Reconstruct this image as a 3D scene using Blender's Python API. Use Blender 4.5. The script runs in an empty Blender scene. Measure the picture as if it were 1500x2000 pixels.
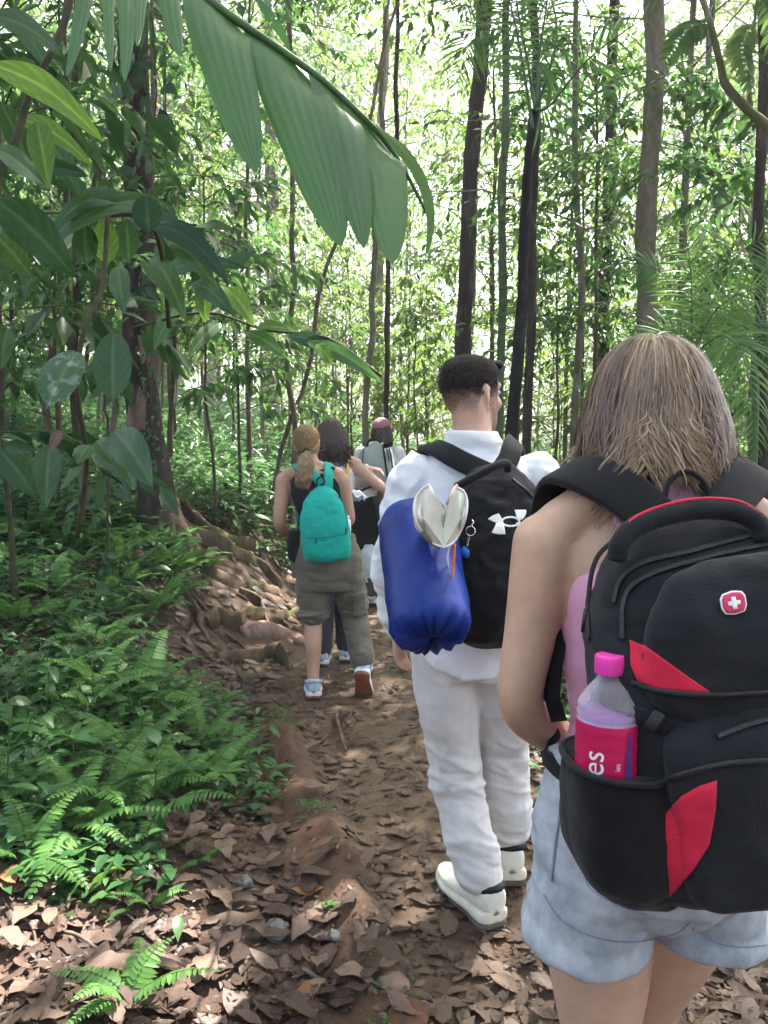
import bpy, math, random
import numpy as np
from mathutils import Vector, Matrix
from mathutils.bvhtree import BVHTree

# ---------------------------------------------------------------- camera, sky, sun, exposure
SC = bpy.context.scene
COL = SC.collection
TH = math.radians(4.54)          # camera looks slightly down
FPX = 1511.0                     # focal length in photograph pixels (1500 x 2000)
CAM = np.array([0.0, 0.0, 1.5])
cd = bpy.data.cameras.new('camera'); cam = bpy.data.objects.new('camera', cd); COL.objects.link(cam)
cam.location = CAM; cam.rotation_euler = (math.pi/2 - TH, 0, 0)
cd.sensor_fit = 'VERTICAL'; cd.sensor_height = 36.0; cd.lens = 36.0*FPX/2000.0
cd.clip_start = 0.05; cd.clip_end = 2000
SC.camera = cam

SUN = Vector((0.30, 0.38, 0.875)).normalized()      # towards the sun
world = bpy.data.worlds.new('World'); SC.world = world; world.use_nodes = True
wn = world.node_tree.nodes; wn.clear()
bg = wn.new('ShaderNodeBackground'); sky = wn.new('ShaderNodeTexSky'); wo = wn.new('ShaderNodeOutputWorld')
sky.sky_type = 'NISHITA'; sky.sun_disc = False
sky.sun_elevation = math.asin(SUN.z); sky.sun_rotation = math.atan2(SUN.x, SUN.y)
sky.air_density = 0.9; sky.dust_density = 6.0; sky.ozone_density = 0.6
bg.inputs[1].default_value = 0.15
world.node_tree.links.new(sky.outputs[0], bg.inputs[0]); world.node_tree.links.new(bg.outputs[0], wo.inputs[0])
sl = bpy.data.lights.new('sun', 'SUN'); so = bpy.data.objects.new('sun', sl); COL.objects.link(so)
sl.energy = 5.0; sl.angle = math.radians(0.5); sl.color = (1.0, 0.95, 0.86)
so.rotation_euler = SUN.to_track_quat('Z', 'Y').to_euler(); so.location = (8, 10, 30)
SC.view_settings.view_transform = 'Standard'; SC.view_settings.look = 'None'
SC.view_settings.gamma = 1.0; SC.view_settings.use_curve_mapping = False
SC.view_settings.exposure = 2.65
SC.render.engine = 'CYCLES'
SC.cycles.max_bounces = 7; SC.cycles.diffuse_bounces = 4; SC.cycles.glossy_bounces = 2
SC.cycles.transmission_bounces = 5; SC.cycles.transparent_max_bounces = 4
SC.cycles.caustics_reflective = False; SC.cycles.caustics_refractive = False
SC.cycles.use_denoising = True; SC.cycles.sample_clamp_indirect = 6.0
SC.cycles.use_adaptive_sampling = True; SC.cycles.adaptive_threshold = 0.015
# ---------------------------------------------------------------- helpers
rng = np.random.default_rng(7)
PI = math.pi
def A(*v): return np.array(v, float)
def nrm(v):
    v = np.asarray(v, float); return v/(np.linalg.norm(v, axis=-1, keepdims=True)+1e-12)

def at(px, py, Y):
    """world point on the photograph's ray (px,py) at depth Y"""
    u = (px-750)/FPX; v = (1000-py)/FPX
    d = A(u, math.cos(TH)+v*math.sin(TH), -math.sin(TH)+v*math.cos(TH))
    return CAM + d*(Y/d[1])

def vnoise(P, seed=0):
    P = np.asarray(P, float)
    i = np.floor(P).astype(np.int64); f = P-i; f = f*f*(3-2*f)
    def h(a, b, c):
        n = (a*374761393 + b*668265263 + c*2147483647 + seed*974711) & 0xffffffff
        n = ((n ^ (n >> 13))*1274126177) & 0xffffffff
        n = (n ^ (n >> 16)) & 0xffff
        return n/32767.5-1
    r = 0
    for a in (0, 1):
        for b in (0, 1):
            for c in (0, 1):
                w = (f[:,0] if a else 1-f[:,0])*(f[:,1] if b else 1-f[:,1])*(f[:,2] if c else 1-f[:,2])
                r = r + w*h(i[:,0]+a, i[:,1]+b, i[:,2]+c)
    return r
def fbm(P, oct=3, seed=0):
    P = np.asarray(P, float); r = 0; a = 1.0
    for k in range(oct): r = r+a*vnoise(P*(2**k)+k*17.3, seed+k); a *= .5
    return r
def sst(a, b, x):
    t = np.clip((np.asarray(x, float)-a)/(b-a), 0, 1); return t*t*(3-2*t)

def mesh_data(name, V, Fs, smooth=True, attrs=None):
    """Fs: list of int arrays (n,3)/(n,4) or python list of faces"""
    V = np.asarray(V, np.float32).reshape(-1, 3)
    me = bpy.data.meshes.new(name)
    if not isinstance(Fs, list): Fs = [Fs]
    arr = []
    for f in Fs:
        if len(f) == 0: continue
        f = np.asarray(f, np.int32)
        arr.append(f)
    nl = sum(f.size for f in arr); npoly = sum(len(f) for f in arr)
    me.vertices.add(len(V)); me.vertices.foreach_set('co', V.ravel())
    me.loops.add(nl); me.polygons.add(npoly)
    li = np.concatenate([f.ravel() for f in arr]); ln = np.concatenate([np.full(len(f), f.shape[1]) for f in arr])
    st = np.concatenate([[0], np.cumsum(ln)[:-1]]).astype(np.int32)
    me.loops.foreach_set('vertex_index', li.astype(np.int32))
    me.polygons.foreach_set('loop_start', st); me.polygons.foreach_set('loop_total', ln.astype(np.int32))
    if smooth: me.polygons.foreach_set('use_smooth', np.ones(npoly, bool))
    for k, a in (attrs or {}).items():
        at_ = me.attributes.new(k, 'FLOAT', 'POINT'); at_.data.foreach_set('value', np.asarray(a, np.float32))
    me.update(calc_edges=True)
    return me
def link(name, me, mat=None, parent=None):
    o = bpy.data.objects.new(name, me); COL.objects.link(o)
    if mat is not None and me is not None and not me.materials: me.materials.append(mat)
    if parent is not None: o.parent = parent
    return o
def make(name, geo, mat, parent=None, base=None, smooth=True, attrs=None):
    V, F = geo
    V = np.asarray(V, float)
    if base is not None: V = V-np.asarray(base)
    return link(name, mesh_data(name, V, F, smooth, attrs), mat, parent)
def tag(o, label, cat, group=None, kind=None):
    o['label'] = label
    if cat: o['category'] = cat
    if group: o['group'] = group
    if kind: o['kind'] = kind
    return o
def thing(name, label, cat, loc=(0,0,0), rz=0, group=None, sc=1.0):
    o = bpy.data.objects.new(name, None); COL.objects.link(o)
    o.empty_display_size = .05
    o.location = loc; o.rotation_euler = (0, 0, rz)
    if np.ndim(sc) == 0: o.scale = (sc,)*3
    else: o.scale = sc
    return tag(o, label, cat, group)

def join(parts):
    Vs, Fs, n = [], {}, 0
    for V, F in parts:
        V = np.asarray(V, float); Vs.append(V)
        for f in (F if isinstance(F, list) else [F]):
            f = np.asarray(f, int)
            if len(f): Fs.setdefault(f.shape[1], []).append(f+n)
        n += len(V)
    return np.concatenate(Vs), [np.concatenate(v) for v in Fs.values()]
def rings(R, cap=True, closed=True):
    """R: (m,n,3) stacked rings -> quads + fan caps"""
    m, n, _ = R.shape
    V = R.reshape(-1, 3)
    i = np.arange(m-1)[:,None]*n; j = np.arange(n if closed else n-1)[None,:]
    j2 = (j+1) % n
    F = np.stack([i+j, i+j2, i+n+j2, i+n+j], -1).reshape(-1, 4)
    out = [F]
    if cap and closed:
        V = np.concatenate([V, R[0].mean(0)[None], R[-1].mean(0)[None]])
        j = np.arange(n); k = (j+1) % n
        out.append(np.concatenate([np.stack([k, j, np.full(n, m*n)], -1), np.stack([(m-1)*n+j, (m-1)*n+k, np.full(n, m*n+1)], -1)]))
    return V, out
def spline(P, k=4):
    """catmull-rom, P (n,d) -> denser"""
    P = np.asarray(P, float)
    if len(P) < 3 or k < 2:
        t = np.linspace(0, len(P)-1, (len(P)-1)*max(k,1)+1)
        return np.stack([np.interp(t, np.arange(len(P)), P[:,d]) for d in range(P.shape[1])], -1)
    Q = np.concatenate([[2*P[0]-P[1]], P, [2*P[-1]-P[-2]]])
    out = []
    for i in range(1, len(Q)-2):
        p0, p1, p2, p3 = Q[i-1], Q[i], Q[i+1], Q[i+2]
        for t in np.arange(k)/k:
            out.append(.5*((2*p1)+(-p0+p2)*t+(2*p0-5*p1+4*p2-p3)*t*t+(-p0+3*p1-3*p2+p3)*t**3))
    out.append(P[-1])
    return np.array(out)
def frames(P, ref=None):
    T = np.gradient(P, axis=0); T = nrm(T)
    if ref is not None:
        U = np.asarray(ref, float)[None]-T*(T@np.asarray(ref, float))[:,None]; U = nrm(U)
    else:
        U = np.zeros_like(T); r = A(0,0,1) if abs(T[0,2]) < .9 else A(1,0,0)
        u = nrm(r-T[0]*(r@T[0]))
        for i in range(len(T)):
            u = nrm(u-T[i]*(u@T[i])); U[i] = u
    return T, U, np.cross(T, U)
def tube(P, r, n=8, k=1, ref=None, round_=False):
    """swept ellipse; r: scalar, (n,) or (n,2)"""
    P = np.asarray(P, float); r = np.asarray(r, float)
    if r.ndim == 0: r = np.full(len(P), float(r))
    if r.ndim == 1: r = np.stack([r, r], -1)
    if k > 1:
        Q = spline(np.concatenate([P, r], 1), k); P, r = Q[:,:3], np.maximum(Q[:,3:5], 1e-4)
    T, U, W = frames(P, ref)
    if round_:
        e = []
        for s, idx in ((-1, 0), (1, -1)):
            L = r[idx].mean(); seg = []
            for a in (.35, .7, .92):
                seg.append((P[idx]+s*T[idx]*L*a*.9, r[idx]*math.sqrt(1-a*a), U[idx], W[idx], T[idx]))
            e.append(seg)
        def st(lst, i): return np.array([q[i] for q in lst])
        a, b = e[0][::-1], e[1]
        P = np.concatenate([st(a,0), P, st(b,0)]); r = np.concatenate([st(a,1), r, st(b,1)])
        U = np.concatenate([st(a,2), U, st(b,2)]); W = np.concatenate([st(a,3), W, st(b,3)])
    ph = np.arange(n)*2*PI/n
    R = P[:,None]+U[:,None]*(np.cos(ph)[None,:,None]*r[:,None,0:1])+W[:,None]*(np.sin(ph)[None,:,None]*r[:,None,1:2])
    return rings(R)
def limb(P, r, n=16, k=5, ref=None): return tube(P, r, n, k, ref, True)
def stack(secs, n=28, k=4, dz=None, power=2.0):
    """vertical stack of superellipses: (z, cx, cy, rx, ry)"""
    S = spline(np.array(secs, float), k)
    ph = np.arange(n)*2*PI/n
    c, s = np.cos(ph), np.sin(ph)
    cx = np.sign(c)*np.abs(c)**(2/power); sy = np.sign(s)*np.abs(s)**(2/power)
    R = np.zeros((len(S), n, 3))
    R[:,:,0] = S[:,1:2]+np.maximum(S[:,3:4], .002)*cx; R[:,:,1] = S[:,2:3]+np.maximum(S[:,4:5], .002)*sy; R[:,:,2] = S[:,0:1]
    if dz is not None:
        t = np.linspace(0, 1, len(S))[:,None]
        R[:,:,2] += dz(ph)[None]*np.clip(1-t*3, 0, 1)
    return rings(R)
def ball(c, r, n=14, m=10):
    c = A(*c); r = np.broadcast_to(np.asarray(r, float), 3)
    th = np.linspace(.08, PI-.08, m); ph = np.arange(n)*2*PI/n
    R = np.stack([np.sin(th)[:,None]*np.cos(ph), np.sin(th)[:,None]*np.sin(ph), np.repeat(np.cos(th)[:,None], n, 1)], -1)
    return rings(R*r+c)
def box(c, s, bev=0):
    c = A(*c); s = A(*s)/2
    v = np.array([[x,y,z] for x in (-1,1) for y in (-1,1) for z in (-1,1)])*s+c
    f = np.array([[0,1,3,2],[4,6,7,5],[0,4,5,1],[2,3,7,6],[0,2,6,4],[1,5,7,3]])
    return v, [f]
def xf(geo, M):
    V, F = geo; M = np.array(M); return V@M[:3,:3].T+M[:3,3], F
def move(geo, d): return geo[0]+np.asarray(d), geo[1]
def rotm(axis, ang, c=(0,0,0)):
    c = Vector(c); return np.array(Matrix.Translation(c) @ Matrix.Rotation(ang, 4, axis) @ Matrix.Translation(-c))
def fuse(parts, voxel=.008, smooth=5, fac=.5):
    V, F = join(parts)
    me = mesh_data('tmp', V, F); o = link('tmp', me)
    m = o.modifiers.new('r', 'REMESH'); m.mode = 'VOXEL'; m.voxel_size = voxel
    if smooth:
        s = o.modifiers.new('s', 'SMOOTH'); s.factor = fac; s.iterations = smooth
    dg = bpy.context.evaluated_depsgraph_get(); e = o.evaluated_get(dg); em = e.to_mesh()
    Vo = np.zeros(len(em.vertices)*3, np.float32); em.vertices.foreach_get('co', Vo)
    nl = len(em.loops); L = np.zeros(nl, np.int32); em.loops.foreach_get('vertex_index', L)
    tot = np.zeros(len(em.polygons), np.int32); em.polygons.foreach_get('loop_total', tot)
    st = np.zeros(len(em.polygons), np.int32); em.polygons.foreach_get('loop_start', st)
    Fo = []
    for k in (3, 4):
        s_ = st[tot == k]
        if len(s_): Fo.append(np.stack([L[s_+i] for i in range(k)], -1))
    e.to_mesh_clear(); bpy.data.objects.remove(o); bpy.data.meshes.remove(me)
    return Vo.reshape(-1, 3).astype(float), Fo
def vnormals(V, Fs):
    N = np.zeros_like(V)
    for F in Fs:
        n = np.cross(V[F[:,1]]-V[F[:,0]], V[F[:,2]]-V[F[:,0]]) if F.shape[1] == 3 else np.cross(V[F[:,2]]-V[F[:,0]], V[F[:,3]]-V[F[:,1]])
        for i in range(F.shape[1]): np.add.at(N, F[:,i], n)
    return nrm(N)
def wrinkle(geo, fn):
    V, F = geo; N = vnormals(V, F); return V+N*fn(V)[:,None], F
def bvh(geo):
    V, F = geo; fs = []
    for f in (F if isinstance(F, list) else [F]): fs += np.asarray(f).tolist()
    return BVHTree.FromPolygons([tuple(v) for v in V], fs)
def cast(b, p, d, maxd=3.0):
    h = b.ray_cast(Vector(p), Vector(d), maxd)
    return (None, None) if h[0] is None else (np.array(h[0]), np.array(h[1]))
def resample(P, step):
    P = np.asarray(P, float); s = np.concatenate([[0], np.cumsum(np.linalg.norm(np.diff(P, axis=0), axis=1))])
    n = max(2, int(s[-1]/step)+1); t = np.linspace(0, s[-1], n)
    return np.stack([np.interp(t, s, P[:,d]) for d in range(P.shape[1])], -1)
def sweep_box(P, N, w, t):
    """strap: path P, outward normals N, width w, thickness t"""
    P = np.asarray(P); T = nrm(np.gradient(P, axis=0)); N = nrm(N-T*(N*T).sum(1)[:,None]); W = np.cross(T, N)
    w = np.broadcast_to(w, len(P))[:,None]/2; t = np.broadcast_to(t, len(P))[:,None]
    R = np.stack([P-W*w, P-W*w*.96+N*t*.8, P-W*w*.8+N*t, P+W*w*.8+N*t, P+W*w*.96+N*t*.8, P+W*w], 1)
    return rings(R)
def strap_on(b, pts, w, t=.008, off=.002, step=.015, k=4, sm=2):
    P = resample(spline(pts, k), step); Q, N = [], []
    for p in P:
        h = b.find_nearest(Vector(p)); l, n = np.array(h[0]), np.array(h[1])
        dv = p-l
        if dv@n > off: Q.append(p); N.append(n)
        else: Q.append(l+n*off); N.append(n)
    Q, N = np.array(Q), np.array(N)
    if isinstance(w, tuple): w = np.interp(np.linspace(0, 1, len(Q)), [0, .52, .60, 1], [w[0], w[0], w[1], w[1]])
    for _ in range(sm):
        N[1:-1] = nrm(N[:-2]+2*N[1:-1]+N[2:]); Q[1:-1] = (Q[:-2]+2*Q[1:-1]+Q[2:])/4
    return sweep_box(Q, N, w, t)
def proj(b, P2, o, ux, uy, d, off):
    """2-d points to surface: start o+x*ux+y*uy, cast along d"""
    out, nn, last = [], [], None
    for x, y in P2:
        s = o+x*ux+y*uy; l, n = cast(b, s, d)
        if l is None:
            l, n = (last if last is not None else (s, -np.asarray(d)))
            l = s+d*((l-s)@d)
        last = (l, n); out.append(l-np.asarray(d)*off+n*off*.5); nn.append(n)
    return np.array(out), np.array(nn)
def patch(b, poly, o, ux, uy, d, off=.002, nr=7, step=.008, closed_back=True):
    """star-convex outline pressed on a surface, with a thin rim"""
    poly = np.asarray(poly, float); P = resample(np.concatenate([poly, poly[:1]]), step)[:-1]
    c = P.mean(0); n = len(P); rows = []
    for s in np.linspace(.02, 1, nr):
        rows.append(proj(b, c+(P-c)*s, o, ux, uy, d, off)[0])
    rows.append(proj(b, c+(P-c)*1.01, o, ux, uy, d, -.004)[0])
    return rings(np.array(rows))
def ribbon(b, pts, o, ux, uy, d, w, t=.003, off=.001, step=.008, k=4):
    P = resample(spline(pts, k), step); Q, N = proj(b, P, o, ux, uy, d, off)
    for _ in range(2): N[1:-1] = nrm(N[:-2]+N[1:-1]+N[2:]); Q[1:-1] = (Q[:-2]+2*Q[1:-1]+Q[2:])/4
    return sweep_box(Q, N, w, t)
def sheet(Gd, th):
    """closed thin solid from a grid (m,n,3)"""
    m, n, _ = Gd.shape; du = np.gradient(Gd, axis=0); dv = np.gradient(Gd, axis=1); N = nrm(np.cross(du, dv))
    R = np.concatenate([Gd+N*th/2, (Gd-N*th/2)[:, ::-1]], 1)
    return rings(R)
def lerp(a, b, t): return np.asarray(a, float)*(1-t)+np.asarray(b, float)*t
# ---------------------------------------------------------------- materials
def nt(name):
    m = bpy.data.materials.new(name); m.use_nodes = True; t = m.node_tree; t.nodes.clear()
    o = t.nodes.new('ShaderNodeOutputMaterial'); return m, t, o
def node(t, typ, **kw):
    n = t.nodes.new(typ)
    for k, v in kw.items(): setattr(n, k, v)
    return n
def ramp(t, fac, stops):
    r = t.nodes.new('ShaderNodeValToRGB'); e = r.color_ramp.elements
    while len(e) < len(stops): e.new(.5)
    for i, (p, c) in enumerate(stops): e[i].position = p; e[i].color = (*c, 1)
    t.links.new(fac, r.inputs[0]); return r.outputs[0]
def noise_tex(t, scale, detail=4, rough=.6, co=None, stretch=None):
    n = node(t, 'ShaderNodeTexNoise'); n.inputs['Scale'].default_value = scale; n.inputs['Detail'].default_value = detail; n.inputs['Roughness'].default_value = rough
    if co is None: co = node(t, 'ShaderNodeTexCoord').outputs['Object']
    if stretch:
        mp = node(t, 'ShaderNodeMapping'); mp.inputs['Scale'].default_value = stretch; t.links.new(co, mp.inputs[0]); co = mp.outputs[0]
    t.links.new(co, n.inputs['Vector']); return n.outputs['Fac']
def sh(c, k): return tuple(min(1, max(0, x*k)) for x in c)
def simple(name, col, rough=.7, var=.25, scale=14, bump=.2, bscale=120, spec=.3, bdist=.002, stretch=None, col2=None, sheen=0, sss=0, weave=0, metal=0, lo=.35, hi=.65):
    m, t, o = nt(name); p = node(t, 'ShaderNodeBsdfPrincipled'); t.links.new(p.outputs[0], o.inputs[0])
    c1 = sh(col, 1-var); c2 = col2 or sh(col, 1+var)
    f = noise_tex(t, scale, 5, .65, stretch=stretch)
    t.links.new(ramp(t, f, [(lo, c1), (hi, c2)]), p.inputs['Base Color'])
    p.inputs['Roughness'].default_value = rough; p.inputs['Specular IOR Level'].default_value = spec; p.inputs['Metallic'].default_value = metal
    if sheen: p.inputs['Sheen Weight'].default_value = sheen
    if sss:
        p.inputs['Subsurface Weight'].default_value = sss; p.inputs['Subsurface Radius'].default_value = (1, .35, .2); p.inputs['Subsurface Scale'].default_value = .012
    if bump or weave:
        b = node(t, 'ShaderNodeBump'); b.inputs['Strength'].default_value = bump or .3; b.inputs['Distance'].default_value = bdist
        h = noise_tex(t, bscale, 4, .6, stretch=stretch)
        if weave:
            w = noise_tex(t, weave, 1, .4, stretch=(1, 1, .15)); w2 = noise_tex(t, weave, 1, .4, stretch=(.15, .15, 1))
            ad = node(t, 'ShaderNodeMath', operation='ADD'); t.links.new(w, ad.inputs[0]); t.links.new(w2, ad.inputs[1])
            a2 = node(t, 'ShaderNodeMath', operation='ADD'); t.links.new(ad.outputs[0], a2.inputs[0]); t.links.new(h, a2.inputs[1]); h = a2.outputs[0]
        t.links.new(h, b.inputs['Height']); t.links.new(b.outputs[0], p.inputs['Normal'])
    return m
def leafmat(name, stops, rough=.4, spec=.45, trans=.4, tcol=1.6, bump=.25, obj=.35, spots=None):
    """stops: colours over the per-leaf random value; part of the light passes through the blade"""
    m, t, o = nt(name)
    a = node(t, 'ShaderNodeAttribute', attribute_name='rnd'); oi = node(t, 'ShaderNodeObjectInfo')
    mx = node(t, 'ShaderNodeMix'); mx.data_type = 'FLOAT'; mx.inputs[0].default_value = obj
    t.links.new(a.outputs['Fac'], mx.inputs[2]); t.links.new(oi.outputs['Random'], mx.inputs[3])
    nz = noise_tex(t, 9, 3); ad = node(t, 'ShaderNodeMath', operation='MULTIPLY_ADD'); ad.inputs[1].default_value = .5; ad.inputs[2].default_value = -.25
    t.links.new(nz, ad.inputs[0]); a2 = node(t, 'ShaderNodeMath', operation='ADD', use_clamp=True); t.links.new(mx.outputs[0], a2.inputs[0]); t.links.new(ad.outputs[0], a2.inputs[1])
    c = ramp(t, a2.outputs[0], stops)
    if spots:
        s = noise_tex(t, spots[1], 3, .7); mm = node(t, 'ShaderNodeMix'); mm.data_type = 'RGBA'
        t.links.new(ramp(t, s, [(.5, (0,0,0)), (.58, (1,1,1))]), mm.inputs[0]); t.links.new(c, mm.inputs[6]); mm.inputs[7].default_value = (*spots[0], 1); c = mm.outputs[2]
    ve = node(t, 'ShaderNodeAttribute', attribute_name='vein'); mv = node(t, 'ShaderNodeMix'); mv.data_type = 'RGBA'; vs = node(t, 'ShaderNodeHueSaturation'); vs.inputs['Hue'].default_value = .48; vs.inputs['Value'].default_value = 2.2; t.links.new(c, vs.inputs['Color'])
    t.links.new(ve.outputs['Fac'], mv.inputs[0]); t.links.new(c, mv.inputs[6]); t.links.new(vs.outputs[0], mv.inputs[7]); c = mv.outputs[2]
    p = node(t, 'ShaderNodeBsdfPrincipled'); p.inputs['Roughness'].default_value = rough; p.inputs['Specular IOR Level'].default_value = spec
    t.links.new(c, p.inputs['Base Color'])
    tr = node(t, 'ShaderNodeBsdfTranslucent'); hs = node(t, 'ShaderNodeHueSaturation'); hs.inputs['Hue'].default_value = .485; hs.inputs['Saturation'].default_value = .98; hs.inputs['Value'].default_value = tcol
    t.links.new(c, hs.inputs['Color']); t.links.new(hs.outputs[0], tr.inputs[0])
    ms = node(t, 'ShaderNodeMixShader'); ms.inputs[0].default_value = trans
    t.links.new(p.outputs[0], ms.inputs[1]); t.links.new(tr.outputs[0], ms.inputs[2]); t.links.new(ms.outputs[0], o.inputs[0])
    if bump:
        b = node(t, 'ShaderNodeBump'); b.inputs['Strength'].default_value = bump; b.inputs['Distance'].default_value = .004
        t.links.new(noise_tex(t, 60, 3), b.inputs['Height']); t.links.new(b.outputs[0], p.inputs['Normal'])
    return m
def bark(name, c1, c2, c3, scale=9, bump=.8, moss=None):
    m, t, o = nt(name); p = node(t, 'ShaderNodeBsdfPrincipled'); t.links.new(p.outputs[0], o.inputs[0])
    f = noise_tex(t, scale, 6, .7, stretch=(1, 1, .35)); c = ramp(t, f, [(.3, c1), (.52, c2), (.72, c3)])
    if moss:
        s = noise_tex(t, 3.5, 5, .7); mm = node(t, 'ShaderNodeMix'); mm.data_type = 'RGBA'
        t.links.new(ramp(t, s, [(.5, (0,0,0)), (.62, (1,1,1))]), mm.inputs[0]); t.links.new(c, mm.inputs[6]); mm.inputs[7].default_value = (*moss, 1); c = mm.outputs[2]
    t.links.new(c, p.inputs['Base Color']); p.inputs['Roughness'].default_value = .85; p.inputs['Specular IOR Level'].default_value = .2
    b = node(t, 'ShaderNodeBump'); b.inputs['Strength'].default_value = bump; b.inputs['Distance'].default_value = .012
    t.links.new(noise_tex(t, scale*4, 6, .7, stretch=(1, 1, .3)), b.inputs['Height']); t.links.new(b.outputs[0], p.inputs['Normal'])
    return m
def attrmat(name, stops, rough=.5, spec=.4, attr='rnd', aniso=0, nscale=0):
    m, t, o = nt(name); p = node(t, 'ShaderNodeBsdfPrincipled'); t.links.new(p.outputs[0], o.inputs[0])
    a = node(t, 'ShaderNodeAttribute', attribute_name=attr); f = a.outputs['Fac']
    if nscale:
        nz = noise_tex(t, nscale, 4); ad = node(t, 'ShaderNodeMath', operation='MULTIPLY_ADD'); ad.inputs[1].default_value = .5; ad.inputs[2].default_value = -.25
        t.links.new(nz, ad.inputs[0]); a2 = node(t, 'ShaderNodeMath', operation='ADD', use_clamp=True); t.links.new(f, a2.inputs[0]); t.links.new(ad.outputs[0], a2.inputs[1]); f = a2.outputs[0]
    t.links.new(ramp(t, f, stops), p.inputs['Base Color'])
    p.inputs['Roughness'].default_value = rough; p.inputs['Specular IOR Level'].default_value = spec
    return m
G1 = [(0, (.012,.04,.012)), (.5, (.03,.085,.022)), (1, (.07,.14,.035))]
M = {}
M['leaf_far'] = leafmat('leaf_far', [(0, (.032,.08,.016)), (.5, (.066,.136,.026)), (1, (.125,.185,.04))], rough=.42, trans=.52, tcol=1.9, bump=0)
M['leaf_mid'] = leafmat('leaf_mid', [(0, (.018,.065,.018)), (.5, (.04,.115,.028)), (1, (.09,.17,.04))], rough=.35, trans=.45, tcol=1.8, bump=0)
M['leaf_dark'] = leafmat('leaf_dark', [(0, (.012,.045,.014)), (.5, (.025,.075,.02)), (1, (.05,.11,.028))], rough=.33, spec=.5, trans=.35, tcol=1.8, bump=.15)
M['fern'] = leafmat('fern', [(0, (.045,.125,.028)), (.5, (.075,.185,.04)), (1, (.13,.25,.055))], rough=.55, spec=.3, trans=.35, bump=.1)
M['herb'] = leafmat('herb', [(0, (.02,.075,.025)), (.5, (.045,.13,.04)), (1, (.085,.18,.05))], rough=.36, trans=.35, bump=.1)
M['palm'] = leafmat('palm', [(0, (.03,.115,.032)), (.5, (.05,.155,.042)), (1, (.08,.195,.05))], rough=.38, spec=.7, trans=.5, tcol=1.8, bump=.1, obj=.3)
M['big_leaf'] = leafmat('big_leaf', [(0, (.010,.034,.016)), (.5, (.018,.055,.022)), (1, (.04,.09,.026))], rough=.38, spec=.4, trans=.3, tcol=2.0, bump=.3)
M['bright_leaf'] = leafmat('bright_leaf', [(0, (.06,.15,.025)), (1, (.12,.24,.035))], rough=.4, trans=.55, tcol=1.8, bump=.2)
M['patchy_leaf'] = leafmat('patchy_leaf', [(0, (.015,.05,.025)), (1, (.03,.08,.03))], rough=.4, trans=.2, bump=.2, spots=((.11,.17,.12), 38))
M['litter'] = leafmat('litter', [(0, (.022,.013,.010)), (.3, (.05,.029,.021)), (.6, (.092,.056,.041)), (.85, (.16,.105,.08)), (1, (.24,.16,.115))], rough=.5, spec=.35, trans=.12, tcol=1.2, bump=.6, obj=.25)
M['litter_wet'] = leafmat('litter_wet', [(0, (.035,.023,.017)), (.4, (.08,.052,.036)), (.8, (.135,.092,.064)), (1, (.18,.125,.085))], rough=.55, spec=.3, trans=.06, tcol=1.2, bump=.6, obj=.1)
M['litter_orange'] = leafmat('litter_orange', [(0, (.17,.075,.03)), (1, (.28,.14,.05))], rough=.5, trans=.2, bump=.5)
M['bark_dark'] = bark('bark_dark', (.018,.014,.013), (.045,.034,.03), (.12,.09,.08))
M['bark_black'] = bark('bark_black', (.008,.008,.009), (.018,.017,.018), (.06,.058,.055), scale=14)
M['bark_brown'] = bark('bark_brown', (.06,.042,.032), (.13,.095,.075), (.24,.19,.16))
M['bark_grey'] = bark('bark_grey', (.10,.085,.065), (.19,.165,.13), (.34,.31,.27), moss=(.12,.13,.05))
M['bark_root'] = bark('bark_root', (.06,.04,.028), (.125,.088,.06), (.20,.15,.105), scale=7, moss=(.09,.10,.035))
M['bark_pink'] = bark('bark_pink', (.12,.07,.055), (.26,.17,.14), (.36,.26,.22), scale=12)
M['stem_green'] = bark('stem_green', (.05,.085,.04), (.09,.14,.07), (.16,.19,.11), scale=6, bump=.3)
M['twig'] = bark('twig', (.03,.028,.018), (.06,.055,.032), (.10,.09,.055), scale=20, bump=.4)
M['petiole'] = simple('petiole', (.06,.12,.035), .45, .3)
M['skin_a'] = simple('skin_a', (.58,.37,.265), .48, .09, 22, .12, 420, .35, .0006, sss=.12)
M['skin_b'] = simple('skin_b', (.55,.33,.25), .5, .08, 9, .12, 420, .35, .0006)
M['skin_c'] = simple('skin_c', (.50,.29,.205), .5, .08, 9, .12, 420, .35, .0006)
# ---------------------------------------------------------------- ground
_py = [-6, 0, 1.5, 2.3, 3.5, 4.6, 5.3, 7.3, 10, 14, 20, 60]
_px = [2.6, .95, .56, .36, .02, -.28, -.30, -.02, .5, 1.1, 1.6, 3.0]
def pc(y): return np.interp(y, _py, _px)
def H(x, y):
    x = np.asarray(x, float); y = np.asarray(y, float); lx = x-pc(y)
    k = .28+.72*sst(2.0, 6.0, y)
    z = sst(.42, 1.9, -lx)*.78*k+np.clip(-lx-1.9, 0, 30)*.20
    z = z+sst(.6, 2.6, lx)*.22+np.clip(lx-2.6, 0, 30)*.05
    z = z+.06*np.exp(-((lx+.43)/.09)**2)*(1-sst(4, 5.5, y))
    z = z+np.clip(y-6.0, 0, 60)*.018
    P = np.stack([x, y, np.zeros_like(x)], -1).reshape(-1, 3)
    z = z+(.035*fbm(P*1.1, 2, 3)+.012*fbm(P*5, 2, 5)).reshape(x.shape)*(1-.5*np.exp(-(lx/.35)**2))
    z = z+.028*(fbm(P*9, 3, 15)).reshape(x.shape)*np.exp(-((lx+.46)/.14)**2)*(1-sst(4, 5.5, y))
    return z
def Hs(x, y): return float(H(np.array([x]), np.array([y]))[0])
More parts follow.
